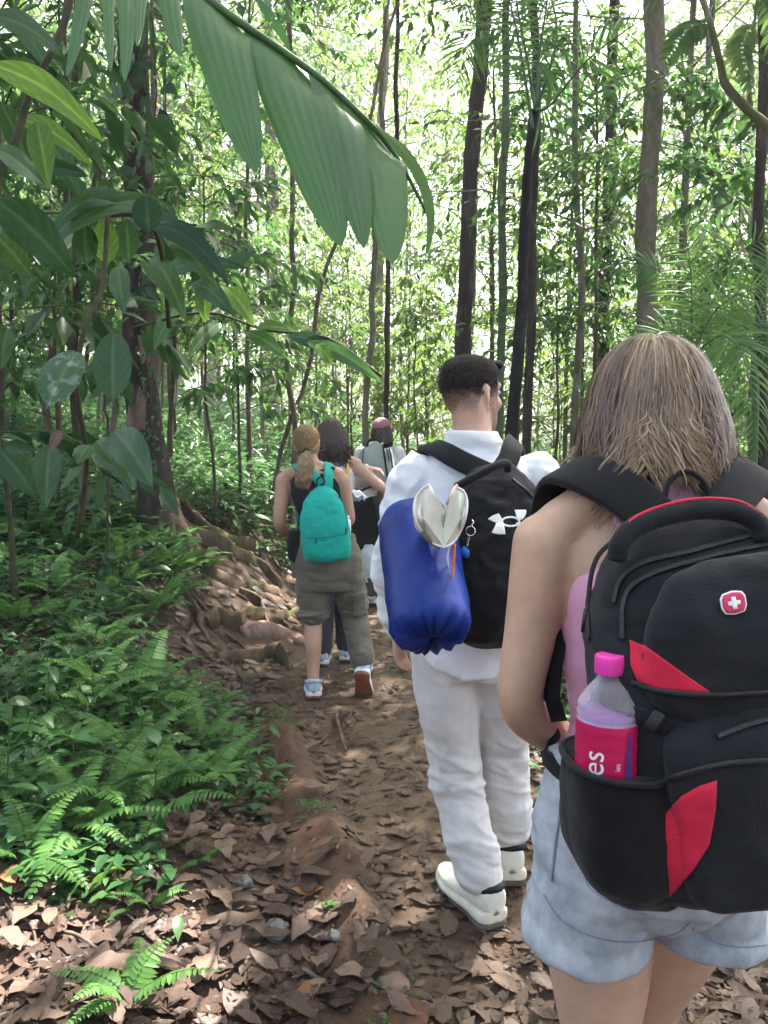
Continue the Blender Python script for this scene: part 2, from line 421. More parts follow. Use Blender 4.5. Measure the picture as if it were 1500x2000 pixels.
def G(px, py):
    """ground point seen at pixel"""
    o = CAM; d = at(px, py, 1.0)-CAM
    ts = np.concatenate([np.arange(.8, 12, .02), np.arange(12, 60, .2)])
    P = o+d*ts[:,None]; z = H(P[:,0], P[:,1]); i = np.argmax(P[:,2] <= z)
    return A(P[i,0], P[i,1], z[i])
def axis_pts(fine_a, fine_b, step, far_a, far_b, g=1.16):
    c = list(np.arange(fine_a, fine_b, step)); s = step; v = fine_b; r = []
    while v < far_b: r.append(v); s *= g; v += s
    r.append(far_b); s = step*g; v = fine_a-s; l = []
    while v > far_a: l.append(v); s *= g; v -= s
    l.append(far_a); return np.array(l[::-1]+c+r)
def ground_mat():
    m, t, o = nt('forest_floor'); p = node(t, 'ShaderNodeBsdfPrincipled'); t.links.new(p.outputs[0], o.inputs[0])
    f = noise_tex(t, 2.2, 8, .7); c = ramp(t, f, [(.3, (.035,.021,.015)), (.48, (.075,.044,.029)), (.62, (.115,.07,.045)), (.8, (.15,.098,.066))])
    f2 = noise_tex(t, 26, 6, .75); mm = node(t, 'ShaderNodeMix'); mm.data_type = 'RGBA'; mm.blend_type = 'MULTIPLY'; mm.inputs[0].default_value = .75
    t.links.new(c, mm.inputs[6]); t.links.new(ramp(t, f2, [(.32, (.4,.38,.36)), (.6, (1.15,1.12,1.1))]), mm.inputs[7])
    a = node(t, 'ShaderNodeAttribute', attribute_name='mud'); m2 = node(t, 'ShaderNodeMix'); m2.data_type = 'RGBA'
    mu = ramp(t, noise_tex(t, 7, 5, .7), [(.3, (.07,.04,.023)), (.6, (.13,.08,.047)), (.75, (.18,.118,.074))])
    t.links.new(a.outputs['Fac'], m2.inputs[0]); t.links.new(mm.outputs[2], m2.inputs[6]); t.links.new(mu, m2.inputs[7])
    ac = node(t, 'ShaderNodeAttribute', attribute_name='clay'); m3 = node(t, 'ShaderNodeMix'); m3.data_type = 'RGBA'; t.links.new(ac.outputs['Fac'], m3.inputs[0]); t.links.new(m2.outputs[2], m3.inputs[6]); t.links.new(ramp(t, noise_tex(t, 16, 5, .7), [(.3, (.05,.024,.014)), (.65, (.125,.06,.033))]), m3.inputs[7])
    t.links.new(m3.outputs[2], p.inputs['Base Color'])
    rr = node(t, 'ShaderNodeMapRange'); rr.inputs[3].default_value = .92; rr.inputs[4].default_value = .42; t.links.new(a.outputs['Fac'], rr.inputs[0]); t.links.new(rr.outputs[0], p.inputs['Roughness'])
    b = node(t, 'ShaderNodeBump'); b.inputs['Strength'].default_value = .7; b.inputs['Distance'].default_value = .02
    t.links.new(noise_tex(t, 34, 8, .75), b.inputs['Height']); t.links.new(b.outputs[0], p.inputs['Normal'])
    return m
gx = axis_pts(-3.2, 3.0, .045, -95, 95); gy = axis_pts(.9, 9.0, .045, -40, 120)
X, Y = np.meshgrid(gx, gy); Z = H(X, Y)
n0, n1 = X.shape; idx = np.arange(n0*n1).reshape(n0, n1)
F = np.stack([idx[:-1,:-1], idx[:-1,1:], idx[1:,1:], idx[1:,:-1]], -1).reshape(-1, 4)
lx = (X-pc(Y)).ravel()
mud = np.clip(np.exp(-(lx/.38)**4)+.25*vnoise(np.stack([X.ravel()*3, Y.ravel()*3, 0*lx], -1), 9), 0, 1)
clay = np.clip((np.exp(-((lx+.46)/.11)**4)*(1-sst(4.2, 5.2, Y.ravel())))*(.75+.5*vnoise(np.stack([X.ravel()*5, Y.ravel()*5, 0*lx], -1), 19)), 0, 1)
g = make('ground', (np.stack([X, Y, Z], -1).reshape(-1, 3), [F]), ground_mat(), attrs={'mud': mud, 'clay': clay})
g['kind'] = 'structure'
# ---------------------------------------------------------------- leaves
def leaves(B, D, N, L, W, st=((.45, 1),), fold=.25, droop=.15, rnd=None, curl=0):
    """many leaves at once; returns V, F list, rnd per vertex"""
    B = np.asarray(B, float); n = len(B); D = nrm(D); N = np.asarray(N, float); N = nrm(N-D*(N*D).sum(1)[:,None]); S = np.cross(D, N)
    L = np.broadcast_to(L, n)[:,None]; W = np.broadcast_to(W, n)[:,None]/2; droop = np.broadcast_to(droop, n)[:,None]; fold = np.broadcast_to(fold, n)[:,None]
    if rnd is None: rnd = rng.random(n)
    def cen(t): return B+D*L*t*(1-.3*np.abs(droop)*t)-N*L*droop*t*t
    rows = [cen(0.)]
    if len(st) == 1:
        t, w = st[0]; c = cen(t)
        V = np.stack([rows[0], c-S*W*w+N*W*fold, cen(1.), c+S*W*w+N*W*fold], 1)
        i = np.arange(n)[:,None]*4
        F = np.concatenate([i+np.array([[0,1,2]]), i+np.array([[0,2,3]])])
        return V.reshape(-1, 3), [F], np.repeat(rnd, 4)
    vs = [cen(0.)]
    for t, w in st:
        c = cen(t); vs += [c-S*W*w+N*W*w*fold, c, c+S*W*w+N*W*w*fold*(1-curl)]
    vs.append(cen(1.)); V = np.stack(vs, 1); m = V.shape[1]; i = np.arange(n)[:,None]*m
    T = [[0,1,2],[0,2,3]]; Q = []
    for k in range(len(st)-1):
        a = 1+3*k; Q += [[a,a+3,a+4,a+1],[a+1,a+4,a+5,a+2]]
    a = 1+3*(len(st)-1); T += [[a,m-1,a+1],[a+1,m-1,a+2]]
    Fs = [np.concatenate([i+np.array([q]) for q in T])]
    if Q: Fs.append(np.concatenate([i+np.array([q]) for q in Q]))
    return V.reshape(-1, 3), Fs, np.repeat(rnd, m)
def leafset(lst):
    Vs = [l[0] for l in lst]; V, F = join([(l[0], l[1]) for l in lst]); return (V, F), np.concatenate([l[2] for l in lst])
OV = ((.12,.5),(.35,1),(.62,.85),(.85,.42))
OV3 = ((.25,.85),(.6,.9))

def gen_tree(seed, Ht, r0, lo, spread, nbr, twigs, nl, ll, lw=.38, up=.35, wander=.25, fork=0):
    r = np.random.default_rng(seed)
    k = 9; t = np.linspace(0, 1, k)
    tr = np.stack([np.cumsum(r.normal(0, wander*Ht/60, k)), np.cumsum(r.normal(0, wander*Ht/60, k)), t*Ht], -1); tr[0,:2] = 0; tr[1,:2] *= .3
    rad = r0*(1-.75*t)**.8; rad[0] *= 1.35
    trs = spline(np.concatenate([tr, rad[:,None]], 1), 3)
    wood = [tube(trs[:,:3], trs[:,3], 9)]
    B, D, N = [], [], []; br = []
    for i in range(nbr):
        h = lo+(1-lo)*((i+.5)/nbr)**.85; h = min(.995, h+r.normal(0, .01))
        p = np.array([np.interp(h*Ht, trs[:,2], trs[:,d]) for d in (0, 1)]+[h*Ht])
        az = i*2.399+r.normal(0, .4); rel = (h-lo)/(1-lo+1e-6)
        Lb = spread*(.45+.75*math.sin(PI*min(1, .22+.72*rel)))*r.uniform(.65, 1.2)
        el = up+.5*rel+r.normal(0, .15)
        d = A(math.cos(az)*math.cos(el), math.sin(az)*math.cos(el), math.sin(el))
        s = np.linspace(0, 1, 5)[:,None]
        pts = p+d*Lb*s+A(0,0,-1)*Lb*.35*s**2+r.normal(0, .035*Lb, (5,3))*s
        br.append(tube(pts, np.linspace(max(.007, r0*.24), .004, 5), 3))
        for j in range(twigs):
            u = r.uniform(.25, 1) if j else 1.0
            q = np.array([np.interp(u*4, np.arange(5), pts[:,c]) for c in range(3)])
            a2 = az+(1 if j % 2 else -1)*r.uniform(.4, 1.2)*(u < 1); Lt = Lb*r.uniform(.22, .42)
            e2 = r.normal(0, .3)-.1; dt = A(math.cos(a2)*math.cos(e2), math.sin(a2)*math.cos(e2), math.sin(e2))
            for c in range(nl):
                f = (c+1)/nl; side = 1 if c % 2 else -1
                sd = np.cross(dt, A(0,0,1)); b = q+dt*Lt*f+A(0,0,-1)*Lt*.3*f*f
                ld = dt*.6+sd*side*(1 if c < nl-1 else .1)*r.uniform(.6, 1.1)+A(0,0,-1)*r.uniform(0, .7)
                B.append(b); D.append(ld+r.normal(0, .2, 3)); N.append(A(0,0,1)+r.normal(0, .35, 3))
    n = len(B); L = ll*r.uniform(.6, 1.25, n)
    lv = leaves(B, D, N, L, L*lw, rnd=r.random(n), droop=.25)
    return wood, br, lv
def tree_meshes(name, *a, **k):
    wood, br, lv = gen_tree(*a, **k)
    return (mesh_data(name+'_trunk', *join(wood+br)), None if not 'canopy' in name else mesh_data(name+'_branches', *join(br)), mesh_data(name+'_crown', lv[0], lv[1], False, {'rnd': lv[2]}))
def plant_tree(name, label, cat, meshes, mats, loc, rz, sc, group):
    t = thing(name, label, cat, loc, rz, group, sc)
    tr = link('trunk', meshes[0].copy(), mats[0], t)
    cr = link('crown', meshes[2].copy(), mats[1], t)
    return t

def inview(x, y, m=0.0): return y > .5 and abs(x)/y < .52+m

# saplings of the understorey: nine shapes, many individuals
SAP = []
for s in range(9):
    ht = [3.2, 4.2, 5.2, 6.4, 7.5, 4.8, 5.8, 7.0, 3.8][s]
    SAP.append(tree_meshes('sapling%d' % s, 100+s, ht, [.022,.025,.03,.035,.04,.028,.032,.04,.022][s], [.25,.3,.3,.35,.4,.3,.3,.35,.2][s], [.8,1.0,1.15,1.3,1.5,1.1,1.2,1.4,.9][s],
                           [16,20,24,26,30,22,24,28,18][s], 7, 8, [.13,.12,.15,.13,.14,.11,.16,.12,.17][s], lw=[.36,.42,.3,.4,.34,.45,.3,.4,.36][s]))
BIG = [tree_meshes('canopy%d' % s, 200+s, 14+s, .17, .56, 3.6, 40, 9, 12, .20, lw=.42, up=.25) for s in range(3)]
placed = []
r4 = np.random.default_rng(44)
def sapling(x, y, s=None, sc=None, left=None):
    s = int(r4.integers(0, 9)) if s is None else s; sc = r4.uniform(.8, 1.25) if sc is None else sc
    u = x/max(y, .1)
    where = 'left of the buttressed tree' if u < -.3 else ('behind the walking group' if u < .05 else ('between the dark trunks' if u < .24 else 'beyond the grey trunk on the right'))
    dep = 'slender leafy sapling in the nearer thicket ' if y < 11 else ('slim understorey tree further back ' if y < 20 else 'hazy pale green far understorey tree ')
    ad = ['low', 'small-leaved', 'narrow-leaved', 'bushy', 'very tall', 'round-leaved', 'long-leaved', 'tall dense', 'short broad-leaved'][s]; dep = dep.replace('sapling', ad+' sapling').replace('understorey tree', ad+' understorey tree')
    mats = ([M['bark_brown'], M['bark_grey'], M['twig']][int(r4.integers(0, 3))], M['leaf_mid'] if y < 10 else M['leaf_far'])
    me = SAP[s]
    plant_tree('sapling', dep+where, 'tree', me, mats, (x, y, Hs(x, y)-.05), r4.uniform(0, 6.28), sc, 'understorey saplings '+where)
tries = 0
bands = [(6.5, 9.5, 16), (9.5, 14, 30), (14, 20, 36), (20, 29, 40), (29, 42, 40)]
for y0, y1, n in bands:
    k = 0
    while k < n and tries < 4000:
        tries += 1
        y = r4.uniform(y0, y1); x = r4.uniform(-.62, .62)*y
        if y < 10 and abs(x-pc(y)) < 1.1: continue
        if any((x-a)**2+(y-b)**2 < (.5+.03*y)**2 for a, b in placed): continue
        if y < 9.5 and -.22 < x/y < .2: continue
        placed.append((x, y)); sapling(x, y); k += 1

# trunks read off the photograph: foot pixel, top pixel, depth, width in pixels
def ptrunk(name, label, foot, top, Y, wpx, mat, crown=1, leaf='leaf_far', wob=.012, extra=None, Htop=None, seed=0, mid=None):
    a = at(*foot, Y); b = at(*top, Y); d = (b-a)/(b[2]-a[2]); zb = Hs(a[0], a[1])
    base = a+d*(zb-a[2])-A(0, 0, .05); Ht = Htop or 13.0
    r0 = wpx*Y/FPX/2; n = 26; s = np.linspace(0, 1, n); rr = np.random.default_rng(seed+5)
    P = base+d*(s*Ht)[:,None]+A(0, .02, 0)*(s*Ht)[:,None]
    if mid is not None:
        c = at(*mid, Y); tz = (c[2]-base[2])/Ht; off = c-(base+d*(tz*Ht)); P = P+off*np.exp(-((s-tz)/.15)**2)[:,None]
    P[:,:2] += np.stack([fbm(np.stack([s*9, 0*s+seed, 0*s], -1), 2), fbm(np.stack([s*9, 0*s+seed+40, 0*s], -1), 2)], -1)*wob*3*np.clip(s*8, 0, 1)[:,None]
    rad = r0*(1.08-.45*s)*(1+.5*np.exp(-s*Ht/.35))
    Pd = spline(np.concatenate([P-base, rad[:,None]], 1), 5)
    V, F = tube(Pd[:,:3], Pd[:,3], 14)
    V = wrinkle((V, F), lambda v: r0*.16*fbm(v*A(9, 9, 2.2)/max(.5, r0*9), 3, seed))[0]
    t = thing(name, label, 'tree', tuple(base))
    make('trunk', (V, F), mat, t)
    if crown is not None:
        m = BIG[crown % 3]
        c = link('crown', m[2].copy(), M[leaf], t); c.location = tuple((P[-1]-base)-A(0, 0, 13.0*.9)); c.rotation_euler.z = seed*1.7
        c2 = link('branches', m[1].copy(), mat, t); c2.location = c.location; c2.rotation_euler.z = seed*1.7
    return t, base, P
T1, T1b, T1P = ptrunk('buttressed_tree', 'big dark left tree with vines, pink bark patch and wavy buttress roots', (312, 900), (268, 20), 6.5, 58, M['bark_dark'], 0, 'leaf_mid', seed=1, mid=(272, 560), wob=.02)
ptrunk('dark_tree', 'dark brown trunk rising behind the man in the white shirt', (905, 700), (936, 130), 8.2, 32, M['bark_dark'], 1, seed=2)
tg, tgb, tgP = ptrunk('ringed_palm', 'thin ringed green palm stem beside the dark trunk behind the man', (978, 740), (994, 60), 7.4, 17, M['stem_green'], None, seed=3, Htop=9)
tb, tbb, tbP = ptrunk('black_palm', 'leaning charred black palm trunk with long leaf stalks fanning from its top', (1002, 850), (1046, 205), 5.2, 29, M['bark_black'], None, seed=4, wob=.006, Htop=at(1046, 190, 5.2)[2]-Hs(*at(1002, 850, 5.2)[:2]))
ptrunk('peeling_tree', 'brown trunk with peeling bark just right of the black palm', (1036, 800), (1046, 120), 6.6, 17, M['bark_dark'], 2, seed=5)
ptrunk('slim_dark_tree', 'slim dark trunk between the black palm and the pale trunk', (1180, 640), (1203, 20), 10, 24, M['bark_dark'], 0, seed=6)
ptrunk('pale_tree', 'stout pale grey-brown trunk with lichen above the near woman', (1277, 650), (1282, 100), 6.8, 38, M['bark_grey'], 1, seed=7, wob=.016, mid=(1276, 430))
ptrunk('edge_tree', 'dark trunk at the right edge of the picture', (1496, 800), (1499, 300), 6.0, 22, M['bark_dark'], 2, seed=8)
pole = [(567, 760, 566, 300, 8.5, 11, 'pale thin pole trunk rising above the blonde woman'), (716, 640, 733, 380, 10, 13, 'slightly leaning thin trunk above the dark-haired woman'), (757, 760, 762, 520, 9.5, 11, 'dark thin trunk directly above the capped hiker'),
        (600, 700, 655, 480, 9, 8, 'thin leaning pole left of the thin trunks behind the women'), (745, 300, 752, 10, 15, 17, 'mid-distance trunk near the top centre beside the frond tip'), (160, 690, 150, 430, 6.2, 14, 'pale thin trunk left of the buttressed tree'),
        (105, 720, 110, 420, 7.2, 12, 'thin grey pole near the left edge behind big leaves'), (208, 700, 205, 330, 7.6, 10, 'thin dark pole between big leaves and the buttressed tree'), (1394, 500, 1400, 130, 13, 15, 'pale far trunk behind the right palm'),
        (1092, 600, 1080, 330, 14, 14, 'crooked far trunk between the two darker right trunks'), (1455, 480, 1462, 300, 14, 12, 'dark far trunk near the right edge above the palm'), (1330, 420, 1340, 150, 17, 15, 'far pale trunk just right of the lichen trunk'),
        (1130, 700, 1135, 480, 12, 9, 'thin far pole left of the near woman head'), (640, 560, 642, 200, 13, 10, 'thin far pole behind the big frond'), (520, 640, 517, 330, 11, 9, 'thin far pole left of the big frond tips'),
        (860, 680, 868, 420, 15, 12, 'thin far trunk left of the dark trunk'), (820, 720, 815, 500, 17, 10, 'faint far pole above the gap beside the man'), (1235, 600, 1240, 200, 18, 13, 'faint far trunk left of the lichen trunk'), (40, 760, 45, 500, 9, 12, 'thin trunk at the far left edge'), (420, 700, 430, 400, 12, 10, 'thin far pole right of the buttressed tree')]
for i, (a, b, c, d, Y_, w, lab) in enumerate(pole):
    if a in (1130, 1235, 1092, 640, 820, 520, 1455, 860, 420, 1330, 40): continue
    Ht_ = 9 if Y_ < 12 else 13; pt_, pb, pP = ptrunk('pole_tree', lab, (a, b), (c, d), Y_, w, [M['bark_brown'], M['bark_grey'], M['bark_dark']][i % 3], None, seed=20+i, wob=.03, Htop=Ht_)
    cr_ = link('crown', SAP[1][2].copy(), M['leaf_far'], pt_); cr_.location = tuple((pP[-1]-pb)-A(0, 0, 4.2*.9)); cr_.rotation_euler.z = i*1.9
# further canopy trees, in the distance and around the trail
r5 = np.random.default_rng(5)
spots = [(4.6, 3.2), (6.5, 7.5), (-4.4, 2.4), (-5.5, 7), (5.4, 5.6), (2.6, 1.0), (7.5, 1.5)]
for k in range(18):
    y = r5.uniform(20, 46); spots.append((r5.uniform(-.62, .62)*y, y))
for i, (x, y) in enumerate(spots):
    near = y < 13
    lab = 'tall canopy tree whose crown shades the trail' if near else 'tall distant forest tree '+('on the far left' if x/y < -.3 else ('behind the big frond' if x/y < -.1 else ('in the bright gap above the hikers' if x/y < .08 else ('behind the dark trunks' if x/y < .28 else 'behind the right palms'))))
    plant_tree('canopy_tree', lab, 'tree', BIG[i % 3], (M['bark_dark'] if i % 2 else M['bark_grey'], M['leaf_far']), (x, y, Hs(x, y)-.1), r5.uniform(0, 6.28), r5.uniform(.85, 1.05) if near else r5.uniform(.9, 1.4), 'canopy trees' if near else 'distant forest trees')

# the wood goes on behind the photographer
for i in range(9):
    x, y = [(-6, -5), (-9, -7), (6, -6), (9, -4), (-9, -3), (-8, 3.2), (9, 5), (1.5, -12), (-5, -12)][i]
    plant_tree('canopy_tree', 'tall canopy tree whose crown shades the trail', 'tree', BIG[i % 3], (M['bark_dark'], M['leaf_far']), (x, y, Hs(x, y)-.1), i*1.1, 1.0, 'canopy trees')
for i in range(22):
    y = r5.uniform(-8, -2.2); x = r5.uniform(-7, 7); s_ = int(r5.integers(0, 9))
    plant_tree('sapling', 'understorey sapling on the trail behind the photographer', 'tree', SAP[s_], (M['bark_brown'], M['leaf_far']), (x, y, Hs(x, y)-.05), r5.uniform(0, 6.28), 1.0, 'saplings behind the photographer')
# far wood that reads as one mass
n = 120000; y = r5.uniform(30, 62, n); x = r5.uniform(-.68, .68, n)*y
cl = vnoise(np.stack([x*.35, y*.35, 0*x], -1), 3)
z = r5.uniform(0, 1, n)**1.05*(27+9*cl)
keep = vnoise(np.stack([x*.6, y*.6, z*.6], -1), 8) > -.05
x, y, z = x[keep], y[keep], z[keep]
lv = leaves(np.stack([x, y, z+H(x, y)], -1), r5.normal(0, 1, (len(x), 3))+A(0,0,-.4), r5.normal(0, .5, (len(x), 3))+A(0,0,1), r5.uniform(.25, .55, len(x)), r5.uniform(.12, .25, len(x)))
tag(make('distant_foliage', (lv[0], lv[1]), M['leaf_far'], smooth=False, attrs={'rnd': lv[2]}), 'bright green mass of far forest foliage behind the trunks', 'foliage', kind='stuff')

# undergrowth: low mass of herbs and seedlings on the forest floor
def tuft_field(n, yr, xr, cond, h, ll, seed, lw=.32, st=((.45,1),)):
    r = np.random.default_rng(seed); y = yr[0]+(yr[1]-yr[0])*r.random(n)**1.0; x = r.uniform(*xr, n)*y if xr[1] < 1 else r.uniform(*xr, n)
    k = cond(x, y); x, y = x[k], y[k]; m = len(x)
    per = 9; hh = h*r.uniform(.3, 1.2, m)
    bx = np.repeat(x, per)+r.normal(0, .07, m*per); by = np.repeat(y, per)+r.normal(0, .07, m*per); f = r.random(m*per)
    bz = np.repeat(H(x, y), per)+np.repeat(hh, per)*f
    az = r.uniform(0, 2*PI, m*per); up = r.uniform(-.25, .7, m*per)
    D = np.stack([np.cos(az), np.sin(az), up], -1); N = np.stack([-np.cos(az)*.35, -np.sin(az)*.35, np.ones(m*per)], -1)+r.normal(0, .2, (m*per, 3))
    L = ll*r.uniform(.5, 1.3, m*per)
    return leaves(np.stack([bx, by, bz], -1), D, N, L, L*lw, st, rnd=np.clip(np.repeat(r.random(m), per)*.7+r.random(m*per)*.3, 0, 1), droop=.4)
off = lambda a: (lambda x, y: (np.abs(x-pc(y)) > a))
lv = leafset([tuft_field(2600, (5.5, 10), (-.6, .6), lambda x, y: ((x-pc(y) < -.75) | (x-pc(y) > .8) | (y > 9)) & ~((x > -2.0) & (x < -.3) & (y < 7.6)), .38, .17, 61, .3, OV3), tuft_field(3200, (9.5, 18), (-.6, .6), off(-1), .6, .22, 62, .3), tuft_field(4200, (18, 40), (-.6, .6), off(-1), 1.1, .36, 63)])
tag(make('undergrowth', lv[0], M['herb'], smooth=False, attrs={'rnd': lv[1]}), 'low green undergrowth covering the forest floor', 'undergrowth', kind='stuff')
# ---------------------------------------------------------------- buttress roots
def fin(pts, h, th, seed):
    P = np.array([G(x, y) for x, y in pts]); P = resample(spline(P, 5), .05); n = len(P); t = np.linspace(0, 1, n)
    hh = .72*np.interp(t, np.linspace(0, 1, len(h)), h); T = nrm(np.gradient(P, axis=0)); Sd = nrm(np.cross(T, A(0,0,1)))
    wob = fbm(np.stack([t*n*.05*6, 0*t+seed, 0*t], -1), 2, seed)[:,None]*.018
    z = A(0,0,1); P = P+Sd*wob*1.5; hh = hh*(1+.25*fbm(np.stack([t*n*.05*3, 0*t+seed+9, 0*t], -1), 2, seed)); tt = th*(1-.45*t)
    R = np.stack([P-Sd*tt[:,None]*1.6-z*.08, P-Sd*tt[:,None]*.8+z*(hh*.45)[:,None], P-Sd*tt[:,None]*.55+z*(hh*.85)[:,None], P-Sd*tt[:,None]*.3+z*(hh*1.0)[:,None],
                  P+Sd*tt[:,None]*.3+z*(hh*1.0)[:,None], P+Sd*tt[:,None]*.55+z*(hh*.85)[:,None], P+Sd*tt[:,None]*.8+z*(hh*.45)[:,None], P+Sd*tt[:,None]*1.6-z*.08], 1)
    R = np.stack([spline(R[:,j], 2) for j in range(8)], 1)
    return wrinkle(rings(R), lambda v: .016*fbm(v*A(9,9,9), 3, seed)+.006*fbm(v*28, 2, seed))
for i, (pts, h, th) in enumerate([([(318,985), (352,1005), (400,1040), (450,1058), (500,1072), (560,1088)], (.45,.2,.14,.1,.05), .05), ([(325,1010), (362,1040), (400,1062), (455,1090), (510,1112), (548,1150)], (.5,.24,.2,.17,.1), .045),
        ([(330,1030), (366,1075), (392,1105), (420,1132), (470,1150), (540,1160)], (.45,.2,.16,.12,.06), .045), ([(392,1215), (425,1208), (452,1228), (485,1212), (545,1212), (585,1200)], (.06,.12,.14,.11,.08), .04),
        ([(425,1285), (470,1288), (515,1290), (552,1280), (560,1310)], (.05,.12,.13,.14,.03), .035), ([(335,1065), (342,1140), (372,1190), (398,1245), (430,1275)], (.3,.12,.1,.09,.05), .04),
        ([(470,1235), (520,1232), (575,1245), (600,1262)], (.05,.09,.07,.03), .07), ([(470,1160), (500,1185), (520,1225)], (.06,.13,.05), .03), ([(440,1330), (490,1325), (540,1330)], (.03,.06,.02), .03), ([(560,1190), (590,1180), (640,1172)], (.05,.09,.03), .04)]):
    make('root', fin(pts, h, th, 60+i), M['bark_root'] if i != 6 else M['bark_pink'], T1, T1b)
fl = [limb([A(-.04,0,.55), A(-.02,0,.3), A(.12,-.05,.08), A(.3,-.12,-.05)], [(.10,.11),(.13,.13),(.12,.07),(.05,.04)], 14, 4), limb([A(-.04,0,.5), A(-.05,0,.25), A(-.16,-.1,.0)], [(.10,.1),(.13,.12),(.08,.05)], 14, 4), limb([A(-.04,0,.5), A(.02,.05,.25), A(.2,.2,.0)], [(.10,.1),(.12,.12),(.08,.05)], 14, 4)]
make('root_flare', wrinkle(fuse(fl, .012, 3), lambda v: .012*fbm(v*9, 3, 4)), M['bark_root'], T1)
bk = bvh((tube(T1P, .12, 12)))
def on_trunk(px, py, Y=6.5, off=-.125): return at(px, py, Y+off)
# pale pink bark patch
pp = np.array([[on_trunk(x, y, 6.5, -.128+.0012*abs(x-272)+.02*(abs(x-272)/16)**2*.5) for x in np.linspace(255+dx, 288+dx*.6, 7)] for y, dx in zip(np.linspace(655, 840, 14), 6*np.sin(np.linspace(0, 5, 14)))])
make('bare_patch', sheet(pp, .012), M['bark_pink'], T1, T1b)

# ---------------------------------------------------------------- climbing vine on the big trunk
r6 = np.random.default_rng(66)
def vine(name, label, line, Y, nleaf, ll, mat, cat='vine', spread=.05, rr=.006):
    P = spline(np.array([at(*p, Y) for p in line]), 6); b = P[0]; t = thing(name, label, cat, tuple(b)); make('stem', tube(P+r6.normal(0, .006, P.shape), rr, 6), M['twig'], t, b)
    q = P[r6.integers(0, len(P), nleaf)]+r6.normal(0, spread, (nleaf, 3)); q[:,1] -= np.abs(r6.normal(0, .04, nleaf))
    D = r6.normal(0, .6, (nleaf, 3))+A(0,-.5,-.8); N = r6.normal(0, .4, (nleaf, 3))+A(0,-.7,.6); L = ll*r6.uniform(.6, 1.3, nleaf)
    lv = leaves(q, D, N, L, L*.5, OV3); make('foliage', (lv[0], lv[1]), mat, t, b, attrs={'rnd': lv[2]}); return t
vine('climbing_vine', 'small-leaved vine climbing the front of the buttressed trunk', [(300,900), (297,820), (292,730), (282,640), (276,560)], 6.33, 120, .05, M['herb'])
vine('climbing_vine', 'larger-leaved vine wrapping the upper part of the buttressed trunk', [(262,600), (285,480), (262,360), (283,240), (262,120), (275,10)], 6.33, 160, .16, M['leaf_dark'], spread=.12)
vine('hanging_vine', 'thin brown vine hanging left of the buttressed tree', [(160,1010), (165,900), (150,760), (185,640), (175,480), (190,330)], 4.4, 14, .1, M['leaf_dark'], rr=.014)
vine('hanging_vine', 'slim vertical liana near the fern bank on the left', [(212,1100), (210,980), (214,860), (205,740), (212,600)], 3.9, 12, .1, M['leaf_dark'], rr=.007)

# ---------------------------------------------------------------- single big leaves near the camera
def blade(b, t, w, nv=A(0,-1,.25), sag=.06, prof='ov', m=16, n=9, fold=.18, wav=.05, pleat=0):
    b, t = np.asarray(b), np.asarray(t); D = t-b; L = np.linalg.norm(D); D = D/L; N = nrm(nv-D*(nv@D)); S = np.cross(D, N); s = np.linspace(0, 1, m)
    wp = np.sin(PI*np.clip(s, 0, 1)**.8)**.75*(1-.15*s) if prof == 'ov' else (np.sin(PI*np.clip(s*.95+.03, 0, 1))**.62*(1-.85*sst(.8, 1, s)) if prof == 'round' else np.clip(1-s**2.4, 0, 1)*np.clip(s*7, .25, 1))
    wp = np.maximum(wp, .012); u = np.linspace(-1, 1, n)
    C = b+D*(L*s)[:,None]-N*(sag*L*4*s*(s-.0)*.5)[:,None]*.5+A(0,0,1)*(sag*L*np.sin(PI*s))[:,None]
    Gd = C[:,None]+S*(u[None]*wp[:,None]*w/2)[...,None]+N*((np.abs(u)[None]*fold-.06*u[None]**2)*wp[:,None]*w/2+wav*w*np.sin(s*11+1)[:,None]*u[None]**2*.6*np.sign(u)[None])[...,None]
    if pleat: Gd = Gd+N*(np.sin(u*PI*pleat)[None]*wp[:,None]*.004)[...,None]
    return rings(Gd, cap=False, closed=False)
def lf(T, base, bp, tp, wpx, Y0, Y1, mat, **k):
    b, t = at(*bp, Y0), at(*tp, Y1); g_ = blade(b, t, wpx*(Y0+Y1)/2/FPX, n=13, **k); n = len(g_[0])
    return make('leaf', g_, mat, T, base, attrs={'rnd': np.full(n, r6.random()), 'vein': vein_of(g_, 16, 13)})
def vein_of(g_, m, n):
    s = np.repeat(np.linspace(0, 1, m), n); u = np.abs(np.tile(np.linspace(-1, 1, n), m)); return np.clip(np.where(u < .09, .8, .35*np.clip(np.sin((s*1.0-u*.16)*62), 0, 1)**3), 0, 1)
def shrub(name, label, cat, stem, sr, lst):
    base = at(*stem[0]); t = thing(name, label, cat, tuple(base)); make('stem', tube([at(*p) for p in stem], sr, 8, 4), M['twig'], t, base)
    for L in lst:
        bp, tp, w, Y0, Y1, mk = L[:6]; k = L[6] if len(L) > 6 else {}
        lf(t, base, bp, tp, w, Y0, Y1, M[mk], **k)
    return t
